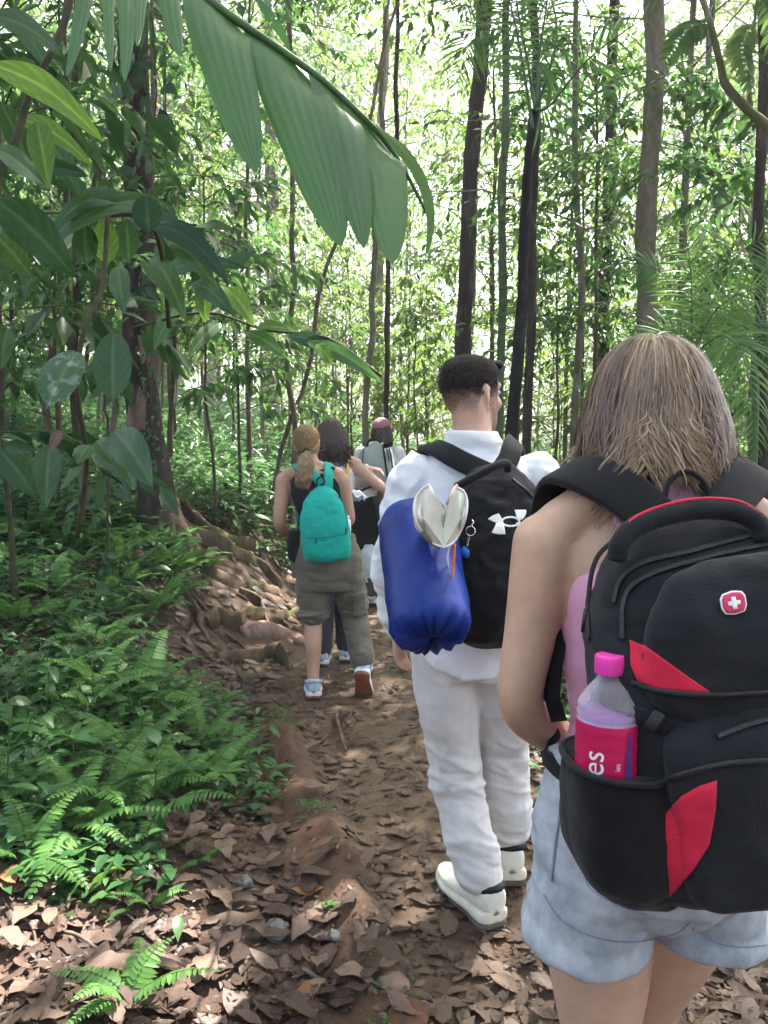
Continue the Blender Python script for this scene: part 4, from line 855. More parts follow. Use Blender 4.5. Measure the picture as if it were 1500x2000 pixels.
rock(540,1832,.045,st_,'stone','rough grey stone in the left litter',1); rock(478,1735,.03,st_,'stone','small grey stone near the star seedling',2); rock(650,1835,.025,st_,'stone','little grey stone by the curled leaves',3)
rock(770,1930,.04,tan_,'stone','smooth tan stone at the trail edge, bottom centre',4,.5); rock(800,1990,.06,cl_,'clay_clod','reddish clay clod at the bottom centre',5,.3); rock(950,1400,.02,tan_,'stone','little tan stone behind the man',6); rock(848,1648,.022,tan_,'stone','small yellowish stone left of the trouser leg',7)
# ---------------------------------------------------------------- people: helpers
def cloth(name, col, rough=.85, var=.08, weave=900, sheen=.1, bump=.25, col2=None, scale=6): return simple(name, col, rough, var, scale, bump, 60, .2, .0015, weave=weave, sheen=sheen, col2=col2)
M['linen'] = cloth('white_linen', (.66,.64,.63), weave=700)
M['linen_shirt'] = cloth('white_shirt_linen', (.82,.83,.88), weave=700)
M['denim'] = simple('washed_denim', (.35,.385,.44), .9, .14, 18, .35, 700, .15, .0008, weave=900, col2=(.50,.53,.575))
M['denim_seam'] = cloth('denim_seam', (.22,.26,.35))
M['pink'] = cloth('pink_jersey', (.78,.40,.58), weave=1200)
M['red'] = cloth('red_panel_fabric', (.62,.02,.06), .7, .12)
M['pack'] = cloth('black_pack_nylon', (.013,.014,.018), .8, .3, bump=.5, scale=12)
M['pack_mesh'] = cloth('black_pocket_mesh', (.006,.006,.007), .9, .2, weave=500)
M['pack_b'] = cloth('black_ripstop', (.011,.011,.013), .8, .3, bump=.5, scale=12)
M['web'] = cloth('black_webbing', (.012,.012,.014), .8, .2, weave=1500)
M['zip'] = simple('zip_coil', (.012,.012,.014), .4, .2, 330, .6, 500, col2=(.04,.04,.045))
M['metal'] = simple('bright_metal', (.7,.7,.7), .25, .05, metal=1.0, bump=0)
M['white_print'] = simple('white_print', (.82,.82,.82), .6, .03, bump=.05)
M['teal'] = cloth('teal_nylon', (.0,.36,.30), .6, .1)
M['blue'] = simple('blue_ripstop', (.004,.027,.21), .45, .2, 5, .25, 30, .3, .003)
M['cream'] = cloth('cream_hat_felt', (.82,.80,.72), .9, .06)
M['band'] = cloth('hat_band', (.16,.14,.10))
M['cargo'] = cloth('grey_cargo_cotton', (.14,.125,.10), .9, .18)
M['black_top'] = cloth('black_knit', (.010,.010,.013), .9, .2)
M['white_top'] = cloth('white_cotton', (.75,.74,.74))
M['shoe_cream'] = simple('cream_shoe_leather', (.70,.67,.58), .55, .08, 20, .2, 90)
M['shoe_sole'] = simple('cream_rubber', (.66,.62,.50), .6, .12, 20, .3, 90)
M['shoe_dark'] = simple('black_shoe_lining', (.012,.012,.014), .7)
M['shoe_grey'] = simple('grey_mesh_shoe', (.42,.50,.58), .7, .15, 40, .4, 400)
M['shoe_white'] = simple('white_foam_sole', (.74,.74,.75), .6, .06)
M['shoe_red'] = simple('worn_red_outsole', (.42,.07,.06), .7, .4, 14, .6, 90, col2=(.28,.14,.06))
M['rubber'] = simple('grey_rubber', (.10,.09,.075), .8, .3)
M['orange'] = cloth('orange_cord', (.80,.22,.06))
M['grey_pack'] = cloth('grey_green_pack', (.34,.37,.35), .7, .12)
M['pinkcap'] = cloth('pink_cap', (.36,.15,.20))
M['hair_w1'] = attrmat('brown_blonde_hair', [(0, (.045,.027,.019)), (.4, (.115,.070,.047)), (.75, (.21,.138,.092)), (1, (.40,.285,.18))], .42, .5)
M['hair_m'] = attrmat('dark_cropped_hair', [(0, (.016,.012,.010)), (1, (.07,.05,.042))], .5, .4)
M['hair_w2'] = attrmat('dark_blonde_hair', [(0, (.10,.06,.03)), (.5, (.28,.18,.09)), (1, (.52,.38,.22))], .42, .5)
M['hair_w3'] = attrmat('dark_brown_wavy_hair', [(0, (.02,.012,.012)), (.6, (.06,.035,.032)), (1, (.12,.075,.06))], .45, .45)
M['eye'] = simple('eye', (.6,.58,.55), .2, .02, bump=0)
def skin_fade(name, col):
    m, t, o = nt(name); p = node(t, 'ShaderNodeBsdfPrincipled'); t.links.new(p.outputs[0], o.inputs[0])
    a = node(t, 'ShaderNodeAttribute', attribute_name='stubble'); mm = node(t, 'ShaderNodeMix'); mm.data_type = 'RGBA'
    f = noise_tex(t, 600, 2, .5); mu = node(t, 'ShaderNodeMath', operation='MULTIPLY_ADD', use_clamp=True); mu.inputs[1].default_value = .8; mu.inputs[2].default_value = -.4
    t.links.new(f, mu.inputs[0]); ad = node(t, 'ShaderNodeMath', operation='ADD', use_clamp=True); mm2 = node(t, 'ShaderNodeMath', operation='MULTIPLY'); t.links.new(mu.outputs[0], mm2.inputs[0]); t.links.new(a.outputs['Fac'], mm2.inputs[1])
    t.links.new(mm2.outputs[0], ad.inputs[0]); t.links.new(a.outputs['Fac'], ad.inputs[1])
    t.links.new(ad.outputs[0], mm.inputs[0]); t.links.new(ramp(t, noise_tex(t, 10, 4), [(.35, sh(col, .93)), (.65, sh(col, 1.06))]), mm.inputs[6]); mm.inputs[7].default_value = (.035,.026,.023, 1)
    t.links.new(mm.outputs[2], p.inputs['Base Color']); p.inputs['Roughness'].default_value = .5; p.inputs['Specular IOR Level'].default_value = .35
    return m
M['skin_m'] = skin_fade('skin_man', (.56,.34,.26))

HEAD = [(-.118,0,.064,.016,.014), (-.106,0,.056,.034,.034), (-.075,0,.035,.053,.060), (-.04,0,.012,.065,.082), (0,0,0,.072,.093), (.035,0,-.006,.0755,.098), (.07,0,-.008,.070,.091), (.095,0,-.008,.052,.068), (.108,0,-.008,.027,.036), (.113,0,-.008,.008,.01)]
def head_parts(c, yaw=0, pitch=0, s=1.0, ears=True):
    """skull, jaw, nose, lips, brow and ears; yaw > 0 turns to the left"""
    ps = [stack(HEAD, 28, 3)]
    ps.append(limb([(0,.088,.03), (0,.101,.0), (0,.112,-.022), (0,.1,-.032)], [.008,.010,.013,.010], 10, 3))
    ps.append(ball((0,.090,-.058), (.023,.010,.007))); ps.append(ball((0,.086,-.070), (.020,.011,.008)))
    for q in (-1, 1):
        ps.append(ball((q*.03,.082,.034), (.024,.012,.007)))
        ps.append(ball((q*.035,.072,-.022), (.022,.02,.02)))
        if ears:
            e = [limb([(q*.074,.004,-.04), (q*.082,-.012,-.02), (q*.087,-.024,.008), (q*.084,-.016,.026), (q*.076,.002,.018)], [(.006,.008),(.006,.009),(.006,.010),(.006,.009),(.005,.007)], 10, 3), ball((q*.078,-.008,-.005), (.007,.014,.024))]
            ps += e
    Mx = rotm('Z', yaw) @ rotm('X', pitch); Mx[:3,:3] *= s; Mx[:3,3] = c
    return [xf(p, Mx) for p in ps], Mx
def hand_parts(w, d, n, side=1, curl=.5, s=1.0):
    w = np.asarray(w, float); d = nrm(d); n = nrm(n-d*(np.asarray(n)@d)); t = np.cross(d, n)*side
    ps = [limb([w-d*.01*s, w+d*.03*s, w+d*.07*s, w+d*.092*s], np.array([(.024,.018),(.032,.016),(.041,.014),(.038,.011)])*s, 12, 3, ref=t)]
    for i, L in enumerate((.072,.08,.074,.058)):
        p = w+(d*(.088-.004*abs(i-1))+t*(.032-.0213*i))*s; q = [p-d*.012*s]; a = curl*.5+.06*i
        q.append(p)
        for f in (.45, .3, .25):
            p = p+(d*math.cos(a)+n*math.sin(a))*L*f*s; q.append(p); a += curl*.9
        ps.append(limb(q, np.array([.0088,.0086,.0082,.0076,.0062])*s, 8, 2))
    p = w+(d*.022+t*.026)*s; q = [p]
    for f, dr in ((.036, d*.55+t*.75+n*.35), (.03, d*.8+t*.35+n*.5), (.024, d*.9+n*.45)): p = p+nrm(dr)*f*s; q.append(p)
    ps.append(limb(q, np.array([.014,.0115,.0095,.007])*s, 8, 2))
    return ps
def arm_parts(S, E, Wr, r=(.052,.046,.039,.038,.026), d=None, n=None, side=1, curl=.5, s=1.0, hand=True):
    S, E, Wr = (np.asarray(q, float) for q in (S, E, Wr))
    ps = [limb([S, lerp(S, E, .5), lerp(S, E, .92), lerp(E, Wr, .3), lerp(E, Wr, .7), Wr], [r[0], r[1], r[2], r[3], (r[3]+r[4])/2, r[4]], 16, 5)]
    if hand: ps += hand_parts(Wr, (Wr-E) if d is None else d, A(side, 0, 0) if n is None else n, side, curl, s)
    return ps
def leg_parts(Hp, K, An, r=(.088,.074,.054,.053,.036), toe=(0,1,0), foot=True):
    Hp, K, An = (np.asarray(q, float) for q in (Hp, K, An)); t = nrm(toe)
    ps = [limb([Hp, lerp(Hp, K, .5), K, lerp(K, An, .33)-A(0,.012,0), lerp(K, An, .7), An], [r[0], r[1], r[2], r[3], (r[3]+r[4])*.47, r[4]], 16, 5)]
    if foot: ps.append(limb([An-t*.04-A(0,0,.03), An+t*.04-A(0,0,.035), An+t*.13-A(0,0,.055)], [(.034,.034),(.04,.034),(.038,.018)], 12, 3, ref=np.cross(t, A(0,0,1))))
    return ps
def shoe(L=.29, wd=.052, sole=.04, collar=.105, chunky=1.0):
    """sole and upper along +y, heel at -.3L; z=0 under the sole"""
    ys = np.array([-.31,-.30,-.26,-.15,0,.2,.4,.55,.64,.69,.70])*L
    w = np.array([.3,.6,.82,.86,.80,.92,1.02,.9,.66,.35,.1])*wd
    top = np.array([.7,.95,1.0,1.0,.9,.62,.46,.40,.34,.22,.12])*collar
    lift = np.array([.014,.008,.003,0,0,0,.002,.010,.018,.026,.03])*chunky
    th = sole*np.array([.9,1.15,1.2,1.15,1.0,.9,.8,.72,.62,.5,.4])
    n = 20; ph = np.arange(n)*2*PI/n; c, s = np.cos(ph), np.sin(ph)
    sq = lambda a, p: np.sign(a)*np.abs(a)**(2/p)
    def R(wf, z0, z1, p): return np.stack([np.stack([sq(c, p)*w[i]*wf, np.full(n, ys[i]), (z0[i]+z1[i])/2+sq(s, p)*(z1[i]-z0[i])/2], -1) for i in range(len(ys))])
    out = R(1.06, lift, lift+th*.35, 4); mid = R(1.1, lift+th*.3, lift+th, 4); z0 = lift+th*.8; up = R(.96, z0, z0+np.maximum(top*.95-z0*.4, .012), 3.0)
    def dens(g):
        g = np.stack([spline(g[:,j], 3) for j in range(n)], 1); return rings(g)
    col = tube([(math.cos(a)*.037*wd/.052, -.12*L+math.sin(a)*.15*L, collar*1.0+sole*.30-.012*math.sin(a)) for a in np.linspace(0, 2*PI, 17)], [(.014,.02)]*17, 8)
    ton = limb([(0,-.0*L,collar*1.0+sole*.5), (0,.12*L,collar*.9+sole*.2), (0,.28*L,collar*.62+sole*.5)], [(.024,.008),(.026,.009),(.024,.008)], 10, 3, ref=(1,0,0))
    laces = [tube([(-.03,y,z-.006), (0,y+.004,z+.004), (.03,y,z-.006)], .0035, 6, 3) for y, z in ((.08*L, collar*.95+sole*.4), (.15*L, collar*.84+sole*.4), (.22*L, collar*.74+sole*.4))]
    return dict(outsole=dens(out), midsole=dens(mid), upper=dens(up), collar=col, tongue=ton, laces=join(laces))
def put_shoe(person, base, pos, toe, mats, pitch=0, L=.29, chunky=1.0, **k):
    g = shoe(L=L, chunky=chunky, **k); a = math.atan2(-toe[0], toe[1])
    Mx = np.array(Matrix.Translation(Vector(pos)) @ Matrix.Rotation(a, 4, 'Z') @ Matrix.Rotation(pitch, 4, 'X'))
    o = make('shoe', xf(g['upper'], Mx), mats[0], person, base)
    for nm, mi in (('midsole', 1), ('outsole', 2), ('collar', 3), ('tongue', 0), ('laces', 4)):
        make(nm, xf(g[nm], Mx), mats[mi], o, base)
    return o
def strand_geo(P, C, w):
    """P (S,m,3) strand paths -> flat ribbons facing away from C"""
    S, m, _ = P.shape; T = nrm(np.gradient(P, axis=1)); O = P-C; sd = nrm(np.cross(T, O))
    tp = np.concatenate([np.linspace(.7, 1, m-4), [.95, .85, .65, .25]])[None,:,None]*np.asarray(w)[:,None,None]/2
    V = np.stack([P-sd*tp, P+sd*tp], 2).reshape(-1, 3)
    b = (np.arange(S)[:,None]*m+np.arange(m-1)[None])*2
    return V, [np.stack([b, b+1, b+3, b+2], -1).reshape(-1, 4)]
def trim(P, ze, m):
    """cut each strand where it passes its own end height, keep m points"""
    S, n, _ = P.shape; below = P[:,:,2] < ze[:,None]; e = np.where(below.any(1), below.argmax(1), n-1).astype(float); e = np.maximum(e, 3)
    u = e[:,None]*np.linspace(0, 1, m)[None]; i = np.minimum(u.astype(int), n-2); f = (u-i)[...,None]; k = np.arange(S)[:,None]
    return P[k, i]*(1-f)+P[k, i+1]*f
def hair_sim(S, c, rad, seed, zend, flare=.18, steps=24, step=.0145, part=.8, back=0.15, face=.75, wave=.006, wfreq=9, lay=.03, clumps=60, stick=1.0, shape=None):
    r = np.random.default_rng(seed); ph = r.uniform(-PI, PI, S*2); th = np.arccos(r.uniform(-.25, .995, S*2))
    d = np.stack([np.sin(th)*np.sin(ph), -np.sin(th)*np.cos(ph), np.cos(th)], -1)
    ok = ~((d[:,1] > .35) & (d[:,2] < face)); d = d[ok][:S]; S = len(d)
    L = r.random(S)**.7*lay
    cl = (np.floor((np.arctan2(d[:,0], -d[:,1])/(2*PI)+.5)*clumps+r.normal(0, .35, S))).astype(int)
    cr = np.random.default_rng(seed+1).random((clumps+8, 6)); cc = cr[cl % (clumps+8)]
    R = np.asarray(rad)+L[:,None]; p = c+d*R; P = [p]
    dr = np.stack([np.where(d[:,1] > -.25, np.sign(d[:,0])*part, d[:,0]*1.2), np.where(d[:,1] > -.1, -.45, -.6), np.full(S, -.35)], -1)+r.normal(0, .12, (S, 3))
    ze = zend(d, r) if callable(zend) else np.full(S, zend); vel = nrm(dr)
    for k in range(steps):
        o = p-c; rad_dir = nrm(o*A(1, 1, 0)+1e-6); g_ = A(0, 0, -1)+rad_dir*flare*(o[:,2:3] < .02)
        vel = nrm(vel*.55+g_*.6)
        q = p+vel*step
        e = (q-c)/R; m = np.linalg.norm(e, axis=1); ins = (m < 1)
        q[ins] = c+(q[ins]-c)/m[ins][:,None]
        vel = nrm(q-p)
        p = q; P.append(p)
    P = np.stack(P, 1); P = trim(P, ze, 15); t = np.linspace(0, 1, P.shape[1])[None,:]
    side = nrm(np.cross(np.diff(P[:,[0,-1]], axis=1)[:,0], d)+1e-9)
    amp = wave*t**1.6
    ofs = np.sin(t*wfreq+cc[:,0:1]*6.28)*amp*(.6+cc[:,1:2]); P = P+side[:,None]*ofs[...,None]+d[:,None]*(np.cos(t*wfreq*.9+cc[:,2:3]*6.28)*amp*.8)[...,None]
    P = P+(r.normal(0, .0016, (S,1,3))*t[...,None]**2*3)
    if shape: P = shape(P)
    rn = np.clip(.62*cc[:,3]+.38*r.random(S), 0, 1)
    return P, rn, cc
def put_hair(person, base, P, rn, c, w, mat, name='hair', grad=0):
    S, m, _ = P.shape; wd = np.random.default_rng(3).uniform(.6, 1.4, S)*w
    V, F = strand_geo(P, c, wd); a = np.repeat(rn[:,None], m, 1)+grad*np.linspace(0, 1, m)[None]**1.5
    return make(name, (V, F), mat, person, base, attrs={'rnd': np.clip(np.repeat(a.ravel(), 2), 0, 1)})
# shapes pressed on a surface along the photograph's rays
def pxray(b, pts, off):
    out, nn = [], []; last = None
    for x, y in pts:
        d = nrm(at(x, y, 1.0)-CAM); l, n = cast(b, CAM, d, 12)
        if l is None:
            D = last if last is not None else 1.0; l = CAM+d*D; n = -d
        last = np.linalg.norm(l-CAM)
        if n@d > 0: n = -n
        out.append(l-d*off*.5+n*off*.5); nn.append(n)
    return np.array(out), np.array(nn)
def patch_px(b, poly, off=.002, nr=7, step=5):
    P = resample(np.array(list(poly)+[poly[0]], float), step)[:-1]; c = P.mean(0)
    rows = [pxray(b, c+(P-c)*s, off)[0] for s in np.linspace(.03, 1, nr)]
    rows.append(pxray(b, c+(P-c)*1.0, -.003)[0])
    return rings(np.array(rows))
def ribbon_px(b, pts, w, t=.003, off=.001, step=5, k=4):
    P = resample(spline(np.array(pts, float), k), step); Q, N = pxray(b, P, off)
    for _ in range(2): N[1:-1] = nrm(N[:-2]+N[1:-1]+N[2:]); Q[1:-1] = (Q[:-2]+2*Q[1:-1]+Q[2:])/4
    return sweep_box(Q, N, w, t)
def cord_px(pts, r, n=8, k=4):
    """cable through (px, py, depth) points"""
    return tube([at(*p) for p in pts], r, n, k)
def bag_shell(secs, power=3.2, n=36):
    """secs: (w, halfwidth, depth); back panel on y=0, bag grows to -y"""
    return stack([(w, 0, -d/2, a, d/2) for w, a, d in secs], n, 5, power=power)
def crease(v, s, seed, p=4.0):
    q = np.asarray(v)*s; q = q+.6*np.stack([vnoise(q*.7, seed+1), vnoise(q*.7, seed+2), vnoise(q*.7, seed+3)], -1)
    return (1-np.abs(vnoise(q, seed)))**p
def eyes(person, base, Mx):
    for q in (-1, 1): make('eye', xf(ball((q*.031,.082,.012), (.012,.009,.008), 10, 7), Mx), M['eye'], person, base)
# ---------------------------------------------------------------- near woman with the red and black backpack
L1 = A(.425, 1.2, 0); L1[2] = Hs(*L1[:2])
W1 = thing('person', 'woman in pink tank top and denim shorts, nearest to the camera', 'person', tuple(L1))
hd, HM1 = head_parts((.0,.045,1.553), 0, -.05)
tor = [(.78,0,-.005,.12,.085), (.88,0,-.015,.172,.12), (.96,0,-.01,.162,.105), (1.07,0,0,.122,.086), (1.18,0,0,.137,.092), (1.28,0,-.005,.152,.098), (1.36,0,-.01,.145,.085), (1.42,0,-.012,.085,.058), (1.455,0,-.01,.055,.05)]
body = [stack(tor, 28, 4), limb([(0,-.015,1.38), (0,.01,1.45), (0,.03,1.53)], [.055,.052,.052], 16, 4)]+hd
for q in (-1, 1): body.append(limb([(q*.02,-.015,1.46), (q*.09,-.012,1.428), (q*.155,-.008,1.385)], [.04,.04,.04], 14, 4))
body += arm_parts((-.176,-.005,1.360), (-.214,-.012,1.09), (-.062,.175,.955), (.050,.042,.036,.036,.025), n=(.3,-.2,-1), side=1, curl=.7)
body += arm_parts((.188,-.012,1.375), (.232,-.02,1.09), (.11,.2,.99), (.050,.042,.036,.036,.025), n=(-.3,-.2,-1), side=-1, curl=.7)
body += leg_parts((-.085,-.01,.86), (-.062,.02,.47), (-.06,-.05,.09), (.098,.083,.056,.056,.036))
body += leg_parts((.085,0,.86), (.055,.14,.49), (.07,.24,.10), (.096,.082,.056,.056,.036))
body1 = move(fuse(body, .0065, 11), L1); make('body', body1, M['skin_a'], W1, L1); eyes(W1, None, HM1)
tank = fuse([stack([(.90,0,-.012,.168,.112), (.97,0,-.008,.158,.107), (1.07,0,0,.128,.092), (1.18,0,0,.143,.098), (1.28,0,-.005,.154,.104), (1.345,0,-.01,.138,.094), (1.41,0,-.012,.098,.068), (1.452,0,-.012,.066,.055)], 32, 5)], .006, 3)
tank = wrinkle(tank, lambda v: .0022*fbm(v*A(14,14,40), 2, 4))
tank = move(tank, L1); make('tank_top', tank, M['pink'], W1, L1)
for q in (-1, 1): make('bra_strap', strap_on(bvh(body1), L1+np.array([(q*.055,-.085,1.40), (q*.062,-.06,1.452), (q*.07,0,1.475), (q*.075,.06,1.43)]), .012, .002, .004), M['red'], W1, L1)
def legsh(q, k): return stack([(.722,q*.099,k,.098,.118), (.728,q*.099,k,.101,.121), (.752,q*.098,k,.100,.120), (.758,q*.098,k,.095,.115), (.80,q*.092,k-.004,.095,.116), (.88,q*.08,k-.006,.10,.12)], 30, 4)
sh1 = fuse([stack([(.758,0,-.0,.035,.075), (.79,0,-.012,.10,.10), (.82,0,-.016,.165,.115), (.87,0,-.018,.188,.134), (.94,0,-.015,.180,.124), (1.01,0,-.01,.165,.112), (1.03,0,-.01,.160,.108)], 32, 4), legsh(-1, -.008), legsh(1, .02)], .006, 3)
sh1 = wrinkle(sh1, lambda v: .003*fbm(v*A(10,10,26), 3, 6)+.002*fbm(v*A(40,40,12), 2, 8)+.004*crease(v, A(8,8,22), 4))
sh1 = move(sh1, L1); so1 = make('shorts', sh1, M['denim'], W1, L1); bs = bvh(sh1)
for i, dx in enumerate((0, 9)):
    make('seam', ribbon_px(bs, [(1143+dx,1690), (1147+dx,1728), (1190+dx,1760-dx*.6), (1262,1786-dx)], .0016, .0008), M['denim_seam'], so1, L1)
make('seam', ribbon_px(bs, [(1062,1745), (1095,1795), (1150,1826), (1230,1840), (1320,1822), (1348,1800)], .0022, .001), M['denim_seam'], so1, L1)
make('seam', ribbon_px(bs, [(1352,1812), (1400,1840), (1450,1850), (1500,1845)], .0022, .001), M['denim_seam'], so1, L1)
make('seam', ribbon_px(bs, [(1110,1490), (1098,1560), (1085,1650), (1078,1720)], .004, .0015), M['denim_seam'], so1, L1)
put_shoe(W1, L1, L1+A(-.06,-.03,0), (0,1), [M['shoe_grey'], M['shoe_white'], M['rubber'], M['shoe_dark'], M['white_print']], L=.25)
put_shoe(W1, L1, L1+A(.07,.26,.005), (0,1), [M['shoe_grey'], M['shoe_white'], M['rubber'], M['shoe_dark'], M['white_print']], L=.25)
hc = L1+A(0,.045,1.560)
make('hair_base', move(fuse([stack([(1.495,0,.055,.078,.078), (1.52,0,.055,.084,.088), (1.56,0,.055,.081,.097), (1.61,0,.055,.077,.096), (1.65,0,.055,.058,.074), (1.670,0,.055,.028,.034)], 28, 4)], .01, 2), L1+A(0,-.006,-.012)), simple('hair_base_brown', (.05,.032,.025), .8), W1, L1)
def ze1(d, r):
    x = np.abs(d[:,0]); return L1[2]+np.where(x < .45, 1.487+r.normal(0, .018, len(d)), 1.446+r.normal(0, .024, len(d)))
P, rn, cc = hair_sim(9500, hc, (.081,.103,.109), 5, ze1, flare=.15, steps=28, step=.0145, wave=.016, wfreq=6.5, lay=.02, clumps=46)
x0 = np.abs(P[:,0,0]-hc[0]); rn = np.clip(.24+rn*.6+.25*(x0 < .018), 0, 1)
put_hair(W1, L1, P, rn, hc, .0019, M['hair_w1'], grad=.28)
# wristband
make('wristband', move(tube([lerp((-.218,-.012,1.075), (-.062,.175,.955), .88), lerp((-.218,-.012,1.075), (-.062,.175,.955), 1.05)], [.031,.034], 16), L1), M['web'], W1, L1)

# backpack
Bc = A(.447, 1.2-.118, 1.0); roll = rotm('Y', -math.radians(8), (0,0,.24)); lean = rotm('X', math.radians(3), (0,0,.3))
RB1 = lambda g_: move(xf(xf(g_, lean), roll), Bc+A(0, 0, L1[2]-.075))
B1 = thing('backpack', 'large black backpack with red panels and cross badge on the near woman', 'backpack', tuple(Bc+A(0,0,L1[2]-.07)))
b1 = tuple(Bc+A(0,0,L1[2]-.07))
shell = bag_shell([(0,.10,.10), (.012,.132,.15), (.05,.155,.195), (.14,.168,.215), (.26,.168,.205), (.35,.163,.175), (.42,.142,.14), (.465,.112,.105), (.492,.07,.065), (.50,.03,.03)], 3.4, 40)
shell = fuse([shell], .0065, 3); shell = wrinkle(shell, lambda v: .006*fbm(v*A(9,9,14), 3, 3)+.002*fbm(v*A(30,30,50), 2, 5)+.004*crease(v, A(11,11,16), 5))
shell = RB1(shell); make('main_compartment', shell, M['pack'], B1, b1); bb = bvh(shell)
front = RB1(fuse([move(bag_shell([(0,.06,.03), (.02,.115,.055), (.1,.128,.06), (.2,.126,.055), (.23,.10,.035), (.245,.05,.02)], 3.2, 34), (.01,-.176,.045))], .006, 3))
front = wrinkle(front, lambda v: .005*fbm(v*A(12,12,18), 3, 7)+.004*crease(v, A(10,10,13), 8)); make('front_pocket', front, M['pack'], B1, b1)
upper = RB1(fuse([move(bag_shell([(0,.09,.03), (.015,.12,.05), (.08,.13,.062), (.15,.122,.058), (.19,.095,.04), (.205,.04,.02)], 3.0, 34), (.008,-.148,.255))], .006, 3))
upper = wrinkle(upper, lambda v: .005*fbm(v*A(12,12,18), 3, 9)+.004*crease(v, A(9,9,13), 9)); make('upper_pocket', upper, M['pack'], B1, b1)
ball_ = bvh(join([shell, front, upper]))
make('red_panel', patch_px(ball_, [(1230,1250), (1262,1262), (1300,1290), (1345,1322), (1388,1352), (1340,1350), (1290,1345), (1245,1330), (1232,1300)], .003), M['red'], B1, b1)
make('red_panel', patch_px(ball_, [(1400,1524), (1398,1580), (1385,1650), (1350,1705), (1302,1756), (1275,1735), (1262,1680), (1258,1625), (1295,1595), (1330,1555), (1365,1535)], .003), M['red'], B1, b1)
for pts in ([(1216,1250), (1218,1180), (1240,1140), (1300,1112), (1400,1085), (1505,1062)], [(1200,1180), (1215,1130), (1262,1098), (1340,1080), (1505,1036)], [(1152,1250), (1150,1160), (1165,1090), (1205,1050)],
            [(1262,1585), (1285,1535), (1340,1508), (1420,1490), (1505,1484)], [(1232,1332), (1300,1350), (1400,1356), (1505,1350)], [(1400,1440), (1450,1420), (1505,1405)]):
    z = make('zip', ribbon_px(ball_, pts, .0065, .003, .0015), M['zip'], B1, b1)
for x, y in ((1150,1205), (1262,1590)):
    make('zip_pull', ribbon_px(ball_, [(x, y-12), (x-4, y+14), (x-6, y+30)], .005, .004, .005, 4), M['zip'], B1, b1)
make('compression_strap', ribbon_px(ball_, [(1225,1392), (1262,1400), (1305,1422)], .020, .003, .003), M['web'], B1, b1)
make('buckle', ribbon_px(ball_, [(1268,1398), (1290,1412)], .026, .009, .004), M['zip'], B1, b1)
cx, cy, ca = 1432, 1178, math.radians(-10)
rr_ = lambda pts, s=1.0: [(cx+s*(x*math.cos(ca)-y*math.sin(ca)), cy+s*(x*math.sin(ca)+y*math.cos(ca))) for x, y in pts]
shield = [(-22,-10), (-17,-18), (0,-21), (17,-18), (22,-10), (22,6), (17,17), (0,20), (-17,17), (-22,6)]
bd = make('badge', patch_px(ball_, rr_(shield, 1.14), .003, 5, 3), M['white_print'], B1, b1)
make('badge_field', patch_px(ball_, rr_(shield), .0048, 5, 3), simple('badge_red', (.62,.04,.13), .4, .05, bump=0), bd, b1)
make('cross', join([patch_px(ball_, rr_([(-12,-4), (12,-4), (12,4.5), (-12,4.5)]), .0066, 3, 3), patch_px(ball_, rr_([(-4.2,-12), (4.2,-12), (4.2,12.5), (-4.2,12.5)]), .0070, 3, 3)]), M['white_print'], bd, b1)
hp = [(1208,1092,.965), (1212,1062,.962), (1240,1030,.965), (1300,1006,.97), (1370,994,.975), (1440,1000,.975), (1482,1024,.97), (1492,1056,.965)]
make('carry_handle', cord_px(hp, .0135, 12), M['pack'], B1, b1)
make('piping', tube([at(*p)+A(0,-.004,.0135) for p in hp[:-1]], .0022, 6, 4), M['red'], B1, b1)
tl = lambda pts: L1+np.array(pts)
bt = bvh(join([body1, tank]))
for q in (-1, 1):
    make('shoulder_strap', strap_on(bt, tl([(q*.045,-.12,1.405), (q*.085,-.085,1.445), (q*.135,-.03,1.468), (q*.15,.03,1.45), (q*.145,.09,1.35), (q*.135,.115,1.22), (q*.15,.09,1.10), (q*.165,.0,1.02), (q*.12,-.10,1.0)]), (.068,.024), .012, .003, .012), M['web'], B1, b1)
make('hang_loop', tube(tl([(-.03,-.12,1.40), (-.028,-.115,1.45), (.0,-.11,1.472), (.028,-.115,1.45), (.03,-.12,1.40)]), (.004), 8, 4), M['web'], B1, b1)
make('loose_webbing', sweep_box(np.array([at(1098,1180,1.2), at(1092,1240,1.19), at(1082,1310,1.18), at(1078,1360,1.18), at(1092,1408,1.18)]), np.tile(A(-.5,-1,0), (5,1)), .026, .003), M['web'], B1, b1)
pk = fuse([stack([(.918,.350,.985,.03,.05), (.935,.332,.98,.050,.066), (.965,.312,.968,.062,.078), (1.0,.300,.962,.063,.083), (1.07,.290,.954,.060,.082), (1.112,.287,.952,.055,.078)], 30, 4, power=3)], .006, 2)
make('side_pocket', wrinkle(pk, lambda v: .004*fbm(v*A(20,20,20), 3, 2)), M['pack_mesh'], B1, b1)
make('pocket_hem', tube([(.287+.056*np.sign(math.cos(a))*abs(math.cos(a))**.7, .952+.079*np.sign(math.sin(a))*abs(math.sin(a))**.7, 1.112+.004*math.sin(a*2)) for a in np.linspace(0, 2*PI, 37)], .0045, 6), M['web'], B1, b1)
